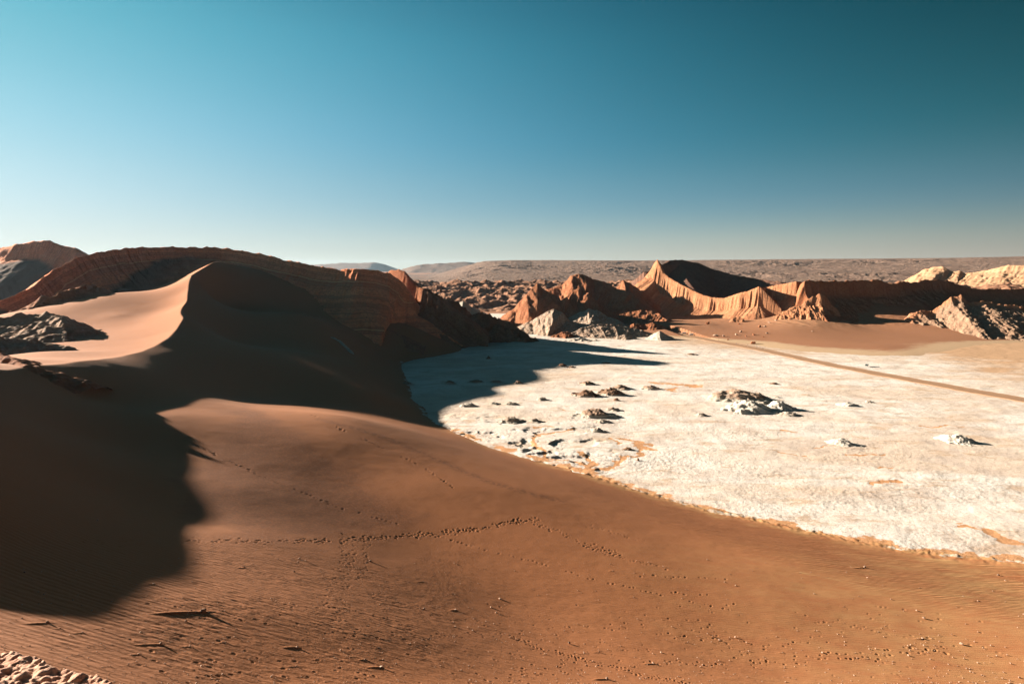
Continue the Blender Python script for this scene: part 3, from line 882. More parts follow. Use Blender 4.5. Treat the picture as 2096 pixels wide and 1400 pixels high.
# red cones and pale domes in the middle
relief("red_peak", "tall rounded red hill, highest of the cones left of the amphitheatre",
       [(1110, 596, 905, 3), (1150, 584, 905, 4), (1168, 566, 905, 5), (1185, 560, 905, 5), (1198, 562, 905, 5), (1212, 571, 905, 4), (1240, 578, 900, 4), (1262, 590, 890, 3), (1295, 600, 870, 2)], M_RED, cliff=1.1, talus=.75, back=.8, lump=(1.6, 14), rill=(4.2, 13), res=1.2, reach=70, seed=41, gfun=lambda X, Y: 0 * X - 1)
relief("red_cone", "sharp red cone with a long speckled slope on its left side", [(1052, 632, 775, 1), (1080, 600, 775, 2), (1100, 579, 780, 4), (1112, 592, 778, 3), (1128, 600, 772, 2)], M_RED, cliff=1.2, talus=.85, back=.8, lump=(1.2, 10), rill=(3.0, 10), res=1.0, reach=60, seed=43, salt=.06, gfun=lambda X, Y: 0 * X - 1)
relief("red_cone", "squat fluted red cone in front of the tall rounded hill", [(1172, 596, 790, 3), (1185, 590, 790, 4), (1196, 598, 788, 3), (1205, 600, 780, 3), (1222, 618, 775, 2)], M_RED, cliff=1.2, talus=.9, back=.8, lump=(1.2, 9), rill=(3.2, 9), res=.9, reach=48, seed=45, gfun=lambda X, Y: 0 * X - 1)
relief("red_cone", "small red knobs between the speckled cone and the pale dome", [(1130, 622, 765, 2), (1143, 615, 765, 3), (1160, 608, 765, 3), (1168, 618, 762, 2)], M_RED, cliff=1.3, talus=.9, back=.9, lump=(1.2, 7), rill=(2.2, 8), res=.8, reach=34, seed=47, gfun=lambda X, Y: 0 * X - 1)
relief("red_peak", "red peak midway between the tall rounded hill and the amphitheatre", [(1240, 606, 940, 2), (1262, 588, 940, 3), (1276, 573, 940, 4), (1290, 579, 940, 3), (1310, 594, 936, 3)], M_RED, cliff=1.1, talus=.8, back=.8, lump=(1.6, 12), rill=(3.6, 11), res=1.1, reach=58, seed=49, gfun=lambda X, Y: 0 * X - 1)
relief("red_buttress", "furrowed red buttress climbing from the flat to the foot of the amphitheatre blade", [(1285, 626, 930, 2), (1305, 600, 960, 3), (1322, 568, 985, 4), (1336, 566, 990, 3), (1348, 578, 985, 2)], M_RED, cliff=1.1, talus=.85, back=.8, lump=(1.8, 12), rill=(4.0, 11), res=1.0, reach=52, seed=51, gfun=lambda X, Y: 0 * X - 1)
relief("rock_slope", "dark furrowed slope below the amphitheatre blade", [(1275, 642, 800, 1), (1305, 636, 800, 2), (1335, 637, 795, 2), (1360, 650, 775, 1)], M_RED, cliff=.9, talus=.5, back=.6, lump=(2.0, 11), rill=(2.0, 9), res=1.0, reach=40, seed=53, gfun=lambda X, Y: 0 * X - 1)
relief("pale_dome", "pale rounded dome of salt and clay under the speckled red cone", [(1090, 655, 715, 1), (1120, 638, 715, 2), (1133, 631, 715, 3), (1150, 640, 712, 2), (1160, 655, 708, 1)], M_CRUST, cliff=.9, talus=.48, back=.6, lump=(1.2, 9), rill=(1.3, 7), res=.8, reach=52, seed=55, salt=.38, gfun=lambda X, Y: 0 * X - 1)
relief("pale_dome", "second pale dome right of the first, with a rocky knob on its shoulder", [(1180, 642, 745, 1), (1205, 632, 745, 2), (1222, 635, 742, 2), (1245, 648, 738, 1), (1262, 654, 734, 1)], M_CRUST, cliff=.9, talus=.5, back=.6, lump=(1.2, 8), rill=(1.0, 8), res=.8, reach=44, seed=57, salt=.40, gfun=lambda X, Y: 0 * X - 1)
relief("pale_ridge", "low curved pale ridge with a shaded front below the second dome", [(1150, 690, 660, 1), (1190, 672, 670, 1.5), (1225, 663, 676, 2), (1262, 665, 676, 2), (1300, 672, 674, 1), (1330, 680, 668, 1)], M_CRUST, cliff=.9, talus=.4, back=.45, lump=(1.0, 8), rill=(.8, 7), res=.8, reach=36, seed=59, salt=.36, gfun=lambda X, Y: 0 * X - 1)
relief("brown_knoll", "brown wrinkled knoll in front of the pale dome", [(1120, 692, 655, 1), (1150, 680, 658, 2), (1162, 678, 658, 2), (1180, 690, 655, 1)], M_RED, cliff=.9, talus=.42, back=.5, lump=(1.2, 7), rill=(1.2, 7), res=.7, reach=28, seed=61, salt=.22, gfun=lambda X, Y: 0 * X - 1)
relief("brown_knoll", "row of small brown pinnacles at the foot of the sand fan", [(1298, 662, 715, 1), (1318, 664, 715, 2), (1336, 660, 712, 3), (1350, 664, 710, 2), (1366, 672, 706, 1)], M_RED, cliff=1.4, talus=.6, back=.7, lump=(1.3, 5), rill=(1.4, 6), res=.7, reach=22, seed=63, gfun=lambda X, Y: 0 * X - 1)
relief("brown_knoll", "low brown rise with pale knobs at the back of the lit salt", [(1240, 697, 640, 1), (1262, 690, 640, 1), (1278, 684, 641, 2), (1300, 690, 640, 1), (1316, 697, 638, .5)], M_CRUST, cliff=.9, talus=.38, back=.45, lump=(1.1, 6), res=.7, reach=24, seed=65, salt=.38, gfun=lambda X, Y: 0 * X - 1)
relief("salt_hill", "pale salt hill with a long blue shadow beside the parked white vans", [(1322, 692, 640, .5), (1340, 681, 640, 1), (1350, 677, 640, 1.5), (1362, 683, 638, 1), (1385, 694, 634, .5)], M_CRUST, cliff=.7, talus=.42, back=.5, lump=(.6, 6), rill=(.8, 6), res=.7, reach=30, seed=67, salt=.52, gfun=lambda X, Y: 0 * X - 1)
relief("salt_hill", "broken low pale rises along the back of the flat left of the salt hill", [(1120, 704, 618, .5), (1150, 698, 622, 1), (1190, 692, 628, 1), (1240, 698, 622, .5), (1290, 699, 622, 1), (1325, 704, 616, .5)], M_CRUST, cliff=.6, talus=.22, back=.4, lump=(1.7, 8), res=.8, reach=26, seed=69, salt=.55, gfun=lambda X, Y: 0 * X - 1)

# the amphitheatre
def bowl(X, Y, Z, s, d):
    sw, dw, (zw, hw) = pline(X, Y, [tuple(at(u, v, Yy)) + (h,) for u, v, Yy, h in WALLC])
    Z = np.minimum(Z, zw - 4 - 9 * (1 - sstep(30, 95, sw)) + np.maximum(0, -dw) * (.55 + .45 * sstep(40, 110, sw)))
    return np.where(dw > -1.5, -60, Z)


WALLC = [(1332, 552, 975, 12), (1339, 538, 968, 26), (1346, 531, 958, 36), (1353, 545, 952, 38), (1358, 558, 948, 34), (1370, 568, 938, 30), (1394, 582, 915, 28), (1420, 595, 893, 24), (1440, 604, 876, 22), (1460, 609, 862, 20),
         (1482, 610, 846, 19), (1512, 600, 824, 22), (1530, 596, 814, 24), (1554, 586, 800, 28), (1560, 588, 818, 24), (1568, 588, 826, 22), (1585, 584, 816, 22), (1610, 580, 803, 22), (1630, 576, 793, 22), (1640, 576, 796, 20)]
relief("amphitheatre_wall", "sunlit pleated orange cliff curving down from a tall blade of rock", WALLC, M_WALL, cliff=4.5, talus=.6, back=.9, lump=(.5, 6), flute=(2.6, 7.5), res=.6, reach=34, seed=71, crestn=.5, gfun=lambda X, Y: fA(X, Y) - 4)
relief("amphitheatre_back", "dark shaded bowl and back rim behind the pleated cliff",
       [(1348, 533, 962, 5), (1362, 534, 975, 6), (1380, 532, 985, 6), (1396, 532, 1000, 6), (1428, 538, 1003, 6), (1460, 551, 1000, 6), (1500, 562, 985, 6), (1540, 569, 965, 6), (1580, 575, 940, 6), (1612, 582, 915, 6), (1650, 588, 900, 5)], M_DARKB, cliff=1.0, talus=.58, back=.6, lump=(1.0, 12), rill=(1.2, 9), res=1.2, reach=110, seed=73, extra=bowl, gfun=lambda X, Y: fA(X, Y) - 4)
relief("dark_wall", "shaded red cliff band continuing right from the pleated cliff",
       [(1630, 577, 772, 14), (1650, 574, 778, 16), (1719, 575, 787, 17), (1779, 573, 794, 18), (1795, 572, 794, 18), (1812, 578, 794, 14), (1832, 581, 798, 12), (1848, 576, 802, 10), (1870, 578, 810, 10), (1892, 573, 817, 12), (1920, 573, 822, 12), (1941, 574, 824, 11),
        (1965, 584, 828, 8), (1997, 592, 832, 6), (2036, 591, 834, 6), (2096, 590, 838, 7), (2250, 586, 852, 8)], M_RED, cliff=2.4, talus=.55, back=.6, lump=(1.6, 10), flute=(1.6, 8), res=1.1, reach=75, seed=75, gfun=lambda X, Y: fA(X, Y) - 3, crestn=1.5, extra=lambda X, Y, Z, s, d: Z - np.maximum(0, 398 - X) * 2.5)
relief("rock_spire", "ragged sunlit spires and ribs standing on the sand fan in front of the shaded cliff",
       [(1600, 642, 754, 1), (1625, 630, 752, 3), (1642, 622, 750, 5), (1652, 612, 749, 8), (1668, 607, 748, 12), (1680, 599, 747, 16), (1690, 607, 745, 13), (1698, 620, 742, 9), (1710, 630, 738, 7), (1722, 650, 732, 2)], M_WALL, cliff=2.2, talus=.8, back=1.4, lump=(2.0, 7), rill=(2.4, 6), res=.6, reach=24, seed=77, gfun=lambda X, Y: fA(X, Y) - 1)
relief("rock_rib", "low broken rib of rock on the sand below the pleated cliff", [(1500, 652, 770, 1), (1508, 646, 772, 3), (1520, 652, 765, 1)], M_WALL, cliff=1.6, talus=.7, back=1.0, lump=(.9, 5), res=.7, reach=10, seed=79, gfun=lambda X, Y: fA(X, Y))
# crusted mound at right
relief("crusted_hill", "big knobbly salt crusted hill with red rock along its crest at the right edge",
       [(1813, 676, 700, 2), (1845, 662, 708, 3), (1879, 636, 715, 5), (1907, 639, 715, 5), (1930, 622, 712, 7), (1946, 609, 710, 8), (1967, 606, 708, 8), (1984, 619, 704, 6), (2012, 616, 700, 6), (2040, 622, 698, 5), (2096, 628, 694, 5), (2250, 636, 690, 4)],
       M_KNOB, cliff=1.1, talus=.42, back=.7, lump=(2.4, 7.5), rill=(1.8, 9), res=.7, reach=90, seed=81, salt=.17, gfun=lambda X, Y: np.maximum(fA(X, Y), 0) - .3, crestn=1.2)
relief("pale_hill", "bright cream ridge with gullied flanks on the right skyline",
       [(1820, 584, 1450, 2), (1848, 575, 1430, 3), (1870, 564, 1415, 5), (1890, 552, 1400, 6), (1912, 546, 1385, 8), (1930, 545, 1370, 8), (1950, 556, 1355, 5), (1966, 554, 1345, 5), (1974, 559, 1340, 3), (2000, 557, 1320, 3), (2024, 552, 1300, 8), (2045, 546, 1285, 14), (2065, 542, 1270, 16), (2096, 543, 1250, 16), (2220, 538, 1170, 16)],
       M_PALE, cliff=1.2, talus=.36, back=.5, lump=(1.6, 20), rill=(3.4, 14), res=1.8, reach=170, seed=83, gfun=lambda X, Y: 0 * X - 2)


def far_land():
    # rough badlands behind the cones
    X, Y = polar(-24, 46, 900, 900, 1750, 260)
    R = np.hypot(X, Y)
    rise = sstep(1020, 1560, R)
    Z = 46 * rise * (.72 + .28 * ridged(X / 150, Y / 150, 3, 101)) + 13 * ridged(X / 75, Y / 60, 5, 103) * sstep(980, 1200, R) - 6 + 5 * fbm(X / 20, Y / 20, 3, 107) * sstep(980, 1200, R)
    Z -= 60 * sstep(1600, 1750, R)
    o = grid_mesh("badlands", X, Y, Z, M_BAD, Z > -4, {}); link(o); tag(o, "rough brown badlands behind the red cones", kind='structure')
    # wide eroded plateau
    X, Y = polar(-34, 60, 1500, 1650, 7500, 420)
    R = np.hypot(X, Y); th = np.degrees(np.arctan2(X, Y))
    A = sstep(-8.5, -1.2, th + 1.2 * fbm(R / 400, R * 0, 3, 5))
    A2 = 1 + .10 * sstep(24, 46, th)
    Z = (150 * sstep(2300, 5600, R) * A2 + 14 * sstep(1900, 2600, R)) * A + (6 + 15 * A * sstep(2200, 3600, R) * (1 - sstep(4800, 5700, R))) * (ridged(X / 330 + .4 * fbm(X / 500, Y / 500, 2, 7), Y / 210, 6, 111, .62) - .1) * (.5 + .9 * sstep(-.3, .4, fbm(X / 900, Y / 900, 3, 17))) * sstep(1650, 2300, R) - 4
    cap = 80 + R * np.interp(th, [-5, -3, 0, 14, 25, 36, 46, 60], [.0015, .0105, .0128, .0118, .0125, .0128, .0150, .017])
    Z = smin(Z, cap + 7 * fbm(X / 520, Y / 520, 4, 9), 12)
    o = grid_mesh("plateau", X, Y, Z, M_FAR, None, {}); link(o); tag(o, "wide eroded plateau fading along the horizon", kind='structure')
    relief("hills", "hazy blue hills on the horizon right of the fluted cliff", [(800, 562, 9500, 5), (825, 552, 9500, 5), (850, 545, 9500, 5), (900, 541, 9500, 5), (955, 538, 9600, 5), (985, 539, 9700, 5), (1040, 537, 9800, 5), (1120, 540, 9900, 5)], M_FAR,
           cliff=.35, talus=.22, back=.3, lump=(18, 500), rill=(30, 400), res=40, reach=900, seed=91, kind='structure', gfun=lambda X, Y: 0 * X - 5, crestn=6)
    relief("hills", "pale blue mountain showing above the layered ridge", [(540, 556, 12500, 5), (600, 548, 12500, 5), (650, 542, 12500, 5), (700, 539, 12500, 5), (765, 537, 12500, 5), (795, 544, 12500, 5), (825, 556, 12500, 5), (860, 566, 12500, 5)], M_FAR,
           cliff=.35, talus=.25, back=.3, lump=(18, 600), rill=(20, 500), res=60, reach=900, seed=93, kind='structure', gfun=lambda X, Y: 0 * X - 5, crestn=8)


far_land()
#@@P4
M_BROWN = mat_rock('brown_clay', (.26, .14, .085), (.38, .24, .16), (.18, .09, .055), 0, saltc=SALTC, nscale=.2, fine=.9, bump=.6)
# ------------------------------------------------------------------ humps of crust on the flat
def mound(u, v, w, h, label, mat, salt, seed, group, top=0.0, name="salt_mound", depth=.75):
    c = flat(u, v - h * .25)
    D = math.hypot(*c[:2]); k = D / FPX
    rx, ry, hz = w * .5 * k * 1.15, w * .5 * k * depth, h * k * .62 + .1
    n = int(min(90, max(28, w * 1.3)))
    a = np.linspace(-1.35, 1.35, n)
    U, V = np.meshgrid(a, a, indexing='xy')
    th = math.atan2(c[0], c[1])
    q = np.sqrt(U * U + V * V) * (1 + .55 * fbm(U * 1.3 + seed, V * 1.3, 4, seed))
    Z = hz * (np.clip(1 - q ** 1.5, 0, 1) ** 1.25 * 1.12 - .12 * sstep(.8, 1.3, q)) + hz * .55 * fbm(U * 2.3 + seed, V * 2.3, 5, seed, .6) * sstep(1.2, .4, q) + .07 * hz * fbm(U * 8, V * 8, 3, seed + 1)
    X = U * rx; Y = V * ry
    s = salt + .35 * sstep(.5, .1, Z / hz) - top * sstep(.45, .8, Z / hz)
    o = grid_mesh(name, X, Y, Z - .12, mat, Z > -.2, dict(salt=s, bed=hz - Z, scree=0 * X))
    o.location = (c[0], c[1], .05); o.rotation_euler = (0, 0, -th * .6)
    link(o); tag(o, label, 'mound', group)


GM = 'salt and clay mounds on the flat'
MOUNDS = [
    (1202, 789, 32, 10, 'small dark capped mound behind the pair of brown mounds', .25, .4),
    (1201, 813, 52, 15, 'jagged dark brown mound, left one of the pair on the salt', .12, .2),
    (1251, 811, 50, 18, 'pointed dark brown mound, right one of the pair on the salt', .12, .2),
    (1270, 798, 40, 11, 'low mound with a rusty crest, just behind the pointed brown mound', .25, .5),
    (1331, 798, 38, 10, 'flat topped mound with a peak, beside the orange mud patch', .35, .3),
    (1262, 822, 13, 8, 'tiny rusty cone right in front of the pointed brown mound', .1, .2),
    (1217, 855, 82, 19, 'broad mound with a rust red crown in the middle of the near salt', .45, .75),
    (1233, 866, 36, 8, 'small grey mound at the foot of the red crowned mound', .5, 0),
    (1222, 886, 38, 11, 'rounded grey mound in front of the red crowned mound', .5, 0),
    (1047, 866, 50, 13, 'wide grey mound, biggest of those near the shadow tip', .45, 0),
    (1094, 865, 32, 9, 'grey mound just right of the widest grey one', .5, 0),
    (959, 833, 36, 9, 'white mound at the very edge of the dune shadow', .7, 0),
    (1010, 828, 30, 5, 'very low mound between the shadow edge and a small grey mound', .6, 0),
    (1045, 829, 28, 7, 'small grey mound, third from the shadow edge', .5, 0),
    (1109, 820, 22, 8, 'small mound standing alone left of the brown pair', .5, 0),
    (1254, 841, 28, 8, 'small grey mound behind the red crowned mound', .5, .1),
    (1000, 737, 10, 9, 'dark little cone standing in the teal shadow', .05, 0),
    (1151, 752, 18, 9, 'brown mound beside the edge of the shadow tongue', .2, .2),
    (1171, 753, 14, 4, 'flat dark scrap of rock at the tip of the shadow tongue', .05, 0),
    (1060, 787, 20, 8, 'pinkish mound straddling the shadow edge', .3, .5),
    (974, 784, 34, 7, 'long rusty mound in the shade near the dune foot', .25, .5),
    (1015, 784, 34, 6, 'long low mound in the shade, right of the rusty one', .4, .3),
    (920, 787, 24, 9, 'double peaked mound in the shade left of the rusty one', .4, .3),
    (832, 790, 28, 10, 'reddish crusty mound at the foot of the dark dune slope', .3, .5),
    (1512, 822, 120, 24, 'largest mound on the flat, grey and knobbly, behind the pink ones', .38, 0),
    (1532, 846, 90, 27, 'smooth pinkish white mound in front of the largest grey one', .72, 0),
    (1594, 841, 54, 20, 'second pinkish mound joined to the right of the first', .68, 0),
    (1613, 851, 42, 8, 'low crumbly mound at the right foot of the pinkish pair', .5, 0),
    (1436, 852, 26, 7, 'small grey mound alone left of the pinkish pair', .5, 0),
    (1736, 832, 34, 8, 'white mound with a blue shadow between the pink pair and the road', .8, 0),
    (1779, 824, 14, 4, 'tiny mound closest to the dirt road', .5, 0),
    (1722, 911, 46, 13, 'white mound behind the orange streak on the near flat', .8, 0),
    (1958, 906, 54, 15, 'white mound farthest right on the flat', .85, 0),
    (1415, 727, 22, 4, 'small dark scrap of crust on the far flat below the salt hill', .2, 0),
    (1240, 745, 20, 4, 'small dark scrap of crust just beyond the shadow tip', .2, 0),
    (1585, 787, 18, 4, 'thin brown scrap of crust in the centre of the far flat', .1, 0),
    (1005, 950, 14, 6, 'small grey lump half buried in sand at the dune foot', .4, 0),
    (1090, 897, 18, 6, 'small dark crust lump beside the orange mud channel', .3, 0),
    (1135, 953, 18, 5, 'pinkish lump on the sand at the mouth of the orange channel', .4, .1),
    (1285, 922, 24, 7, 'dark crust ledge beside the second orange channel', .2, 0),
    (1306, 945, 6, 9, 'thin dark stub of crust standing upright near the dune foot', .1, 0),
]
for i, (u, v, w, h, lb, sl, top) in enumerate(MOUNDS):
    mat = M_SALTM if sl > .6 else (M_BROWN if sl < .22 else M_CRUST)
    mound(u, v, w, h, lb, mat, sl, 200 + i * 3, GM, top)

# ------------------------------------------------------------------ boulders on the fan
GB = 'boulders scattered on the sand fan'
def rock_mesh(name, r, seed, mat, sub=3, flat_=.75):
    bm = bmesh.new(); bmesh.ops.create_icosphere(bm, subdivisions=sub, radius=1)
    P = np.array([v.co[:] for v in bm.verts])
    rs = np.random.RandomState(seed)
    for _ in range(9):      # chip flat facets off
        nrm = rs.randn(3); nrm /= np.linalg.norm(nrm); t = rs.uniform(.55, .85)
        d = P @ nrm; P = P - np.outer(np.maximum(0, d - t), nrm)
    n = fbm(P[:, 0] * 2.1 + seed, P[:, 1] * 2.1 + P[:, 2] * 1.7, 3, seed)
    P *= (1 + .22 * n)[:, None] * np.array([1.15, .9, flat_]) * r
    for v, p in zip(bm.verts, P): v.co = p
    me = bpy.data.meshes.new(name); bm.to_mesh(me); bm.free(); me.materials.append(mat)
    for k, val in (('salt', .0), ('bed', 20.0), ('scree', 0.0)):
        a_ = me.attributes.new(k, 'FLOAT', 'POINT'); a_.data.foreach_set('value', np.full(len(me.vertices), val, np.float32))
    return me


BOUL = [(1448, 664, 9, 7, 'dark pointed boulder high on the fan, leftmost of all'), (1512, 664, 7, 3, 'flat boulder lying under the low rock rib'), (1465, 688, 9, 5, 'dark boulder left of the white boulder beside the road'),
        (1481, 689, 5, 4, 'pale boulder lying beside the far end of the road'), (1507, 686, 5, 4, 'light brown boulder between two dark ones on the fan'), (1516, 680, 5, 5, 'dark upright boulder above the light brown one'),
        (1543, 686, 6, 4, 'dark boulder right above the walkers'), (1541, 704, 9, 7, 'dark jagged boulder standing on the road edge by the walkers'), (1555, 670, 7, 5, 'dark boulder at the head of the stony trail'),
        (1566, 669, 5, 3, 'pale stone right beside the dark one at the head of the stony trail'), (1570, 683, 5, 3, 'pale stone low on the stony trail'), (1574, 661, 6, 3, 'pale stone high on the stony trail'),
        (1588, 657, 6, 3, 'pale stone near the foot of the spires'), (1527, 689, 4, 3, 'small stone on the fan above the road'), (1490, 696, 4, 3, 'tiny stone just above the road bend'), (1663, 679, 4, 2, 'lone pale stone on the bare part of the fan'),
        (1735, 656, 10, 3, 'flat dark slab at the right end of the fan crest'), (1752, 659, 7, 2, 'thin dark slab lying beyond the flat one on the fan crest'), (1596, 650, 8, 4, 'brown block at the foot of the spires'), (1562, 690, 3, 2, 'smallest stone at the bottom of the stony trail')]
for i, (u, v, w, h, lb) in enumerate(BOUL):
    p = ray_hits(lambda X, Y: np.maximum(fA(X, Y), 0), [(u, v)], t0=300, t1=1000, n=900)[0]
    k = math.hypot(p[0], p[1]) / FPX
    pale = 'pale' in lb or 'white' in lb or 'light' in lb
    me = rock_mesh('boulder', w * .5 * k, 300 + i, M_STONE if pale else M_RED, 2, max(.5, h / w * 1.15))
    o = bpy.data.objects.new('boulder', me); o.location = (p[0], p[1], p[2] + h * k * .3); o.rotation_euler = (0, 0, i * 1.3)
    link(o); tag(o, lb, 'boulder', GB)

# ------------------------------------------------------------------ stones on the dune
protos = [rock_mesh('pebble', 1.0, 400 + i, M_STONE, 2, .8) for i in range(6)]
rs = random.Random(11)
nbig = sum(1 for p in PEB if p[3])
rest = sorted([p for p in PEB if not p[3]], key=lambda p: -p[2] / math.hypot(p[0], p[1]))
PLAB = {0: 'biggest pale stone on the dune, casting a long shadow at lower left', 1: 'stone with a long sand tail just below and left of the biggest stone', 24: None}
chosen = [p for p in PEB if p[3]] + rest[:210]
for i, (px, py, q, bg) in enumerate(chosen):
    o = bpy.data.objects.new('pebble', protos[i % 6])
    z = float(sand_base(np.array([px]), np.array([py]))[0])
    o.location = (px, py, z + q * .35); o.scale = (q * rs.uniform(.8, 1.15), q * rs.uniform(.8, 1.1), q * rs.uniform(.7, 1.0)); o.rotation_euler = (rs.uniform(-.4, .4), rs.uniform(-.4, .4), rs.uniform(0, 6))
    link(o)
    tag(o, PLAB.get(i) or 'small pale pebble lying on the rippled sand of the near dune slope', 'pebble', 'pebbles scattered over the near dune slope')
# gravel too small to count
sm = rest[210:]
bm = bmesh.new()
for i, (px, py, q, bg) in enumerate(sm):
    z = float(sand_base(np.array([px]), np.array([py]))[0])
    m4 = Matrix.Translation((px, py, z + q * .3)) @ Matrix.Rotation(rs.uniform(0, 6), 4, 'Z') @ Matrix.Diagonal((q, q * .85, q * .7, 1))
    g = bmesh.ops.create_icosphere(bm, subdivisions=1, radius=1, matrix=m4)
    for v in g['verts']: v.co += Vector((rs.uniform(-.2, .2), rs.uniform(-.2, .2), rs.uniform(-.15, .15))) * q
for _ in range(5000):
    u = rs.uniform(900, 2110); v = 1400 - 110 * rs.random() ** 1.5
    pass
me = bpy.data.meshes.new('gravel'); bm.to_mesh(me); bm.free(); me.materials.append(M_STONE)
o = bpy.data.objects.new('gravel', me); link(o); tag(o, 'fine pale gravel sprinkled over the near sand', 'gravel', None, 'stuff')

# ------------------------------------------------------------------ the rocky ledge at the photographer's feet
def ledge():
    p0 = ray_hits(sand_base, [(0, 1338), (120, 1352), (240, 1398), (60, 1400)], t0=5, t1=200, n=900)
    # plan outline of the near ledge, on the dune surface, drawn a little towards the camera
    def g(u, v, Y): return at(u, v, Y)
    pts = [g(-60, 1322, 12.5), g(0, 1336, 12.2), g(50, 1343, 12.0), (g(95, 1352, 11.8)), g(130, 1372, 11.5), g(180, 1384, 11.2), g(235, 1400, 10.9), g(300, 1430, 10.4)]
    a = np.array(pts)
    X, Y = box_grid(a[:, 0].min() - 1, a[:, 0].max() + 1.2, 5.0, 14.5, .030)
    s, d, (zc,) = pline(X + .15 * fbm(X * 1.5, Y * 1.5, 3, 1), Y + .15 * fbm(X * 1.5, Y * 1.5, 3, 2), pts)
    Z = zc + np.where(d > 0, np.minimum(d * .15, 1), d * 2.2)          # beyond the lip the rock falls away
    Z += .09 * fbm(X * 1.6, Y * 1.6, 3, 5) + .035 * fbm(X * 5, Y * 5, 3, 7) + .022 * fbm(X * 14, Y * 14, 3, 9)
    # loose clods
    Zb = Z.copy()
    r2 = np.random.RandomState(3)
    for _ in range(900):
        i = r2.randint(len(pts) - 1); t = r2.rand(); c = a[i] * (1 - t) + a[i + 1] * t
        cx, cy = c[0] + r2.randn() * .35, c[1] - abs(r2.randn()) * .9 + .1; q = r2.uniform(.03, .075) * (1.9 if r2.rand() < .06 else 1)
        i0 = int((cx - X[0, 0] - q * 1.2) / .030); j0 = int((cy - Y[0, 0] - q * 1.2) / .030); w = int(q * 2.4 / .030) + 2
        if i0 < 0 or j0 < 0 or i0 + w >= X.shape[1] or j0 + w >= X.shape[0]: continue
        sl = (slice(j0, j0 + w), slice(i0, i0 + w))
        rr = ((X[sl] - cx) ** 2 + (Y[sl] - cy) ** 2) / q / q
        Z[sl] = np.maximum(Z[sl], Zb[sl] + q * .75 * np.sqrt(np.clip(1 - rr, 0, 1)))
    o = grid_mesh('rock_ledge', X, Y, Z, M_LEDGE, (d > -2.2) & (Z > 60), dict(salt=0 * X)); link(o)
    tag(o, 'crumbly pink rock ledge at the lower left corner, closest to the viewer', 'rock ledge')


M_LEDGE = mat_rock('pink_crumbly_rock', (.60, .34, .24), (.72, .46, .34), (.42, .22, .15), 0, nscale=1.2, fine=9.0, bump=.03, alb=.85)
ledge()


# ------------------------------------------------------------------ vehicles and people
def simple_mat(name, c, rough=.6, metal=0.0):
    m = bpy.data.materials.new(name); m.use_nodes = True
    b = m.node_tree.nodes['Principled BSDF']; b.inputs['Roughness'].default_value = rough; b.inputs['Metallic'].default_value = metal
    t = m.node_tree; n = t.nodes.new('ShaderNodeTexNoise'); n.inputs['Scale'].default_value = 6
    mx = t.nodes.new('ShaderNodeMix'); mx.data_type = 'RGBA'; mx.inputs[6].default_value = (*c, 1); mx.inputs[7].default_value = (*[x * .8 for x in c], 1)
    t.links.new(n.outputs[0], mx.inputs[0]); t.links.new(mx.outputs[2], b.inputs['Base Color'])
    return m


V_WHITE = simple_mat('white_paint', (.8, .78, .74), .35); V_GREEN = simple_mat('dark_green_paint', (.035, .06, .05), .3)
V_GLASS = simple_mat('dark_glass', (.02, .025, .03), .1); V_TYRE = simple_mat('rubber', (.02, .02, .02), .9); V_RIM = simple_mat('wheel_metal', (.5, .5, .5), .4, .8)
V_LAMP = simple_mat('lamp_glass', (.7, .7, .65), .15)


def prism(name, prof, w, mat, parent, taper=1.0, bev=.05, x0=0.0):
    """side profile (y, z) extruded across x with a bevel; taper narrows the top"""
    bm = bmesh.new()
    zmin = min(p[1] for p in prof); zmax = max(p[1] for p in prof)
    L_ = []
    for sx in (-1, 1):
        L_.append([bm.verts.new((x0 + sx * w * .5 * (1 + (taper - 1) * (z - zmin) / max(1e-6, zmax - zmin)), y, z)) for y, z in prof])
    n = len(prof)
    bm.faces.new(L_[0]); bm.faces.new(L_[1][::-1])
    for i in range(n): bm.faces.new((L_[0][i], L_[1][i], L_[1][(i + 1) % n], L_[0][(i + 1) % n]))
    bmesh.ops.recalc_face_normals(bm, faces=bm.faces)
    if bev: bmesh.ops.bevel(bm, geom=bm.edges[:], offset=bev, segments=2, affect='EDGES', clamp_overlap=True)
    me = bpy.data.meshes.new(name); bm.to_mesh(me); bm.free(); me.materials.append(mat)
    return link(bpy.data.objects.new(name, me), parent)


def wheel(parent, x, y, r):
    bm = bmesh.new(); bmesh.ops.create_cone(bm, cap_ends=True, segments=24, radius1=r, radius2=r, depth=.22, matrix=Matrix.Rotation(pi / 2, 4, 'Y'))
    bmesh.ops.bevel(bm, geom=[e for e in bm.edges if len(e.link_faces) == 2 and e.calc_face_angle(0) > 1], offset=.04, segments=2, affect='EDGES')
    me = bpy.data.meshes.new('wheel'); bm.to_mesh(me); bm.free(); me.materials.append(V_TYRE)
    o = link(bpy.data.objects.new('wheel', me), parent); o.location = (x, y, r)
    bm = bmesh.new(); bmesh.ops.create_cone(bm, cap_ends=True, segments=16, radius1=r * .6, radius2=r * .5, depth=.26, matrix=Matrix.Rotation(pi / 2, 4, 'Y'))
    me = bpy.data.meshes.new('rim'); bm.to_mesh(me); bm.free(); me.materials.append(V_RIM)
    link(bpy.data.objects.new('rim', me), o)


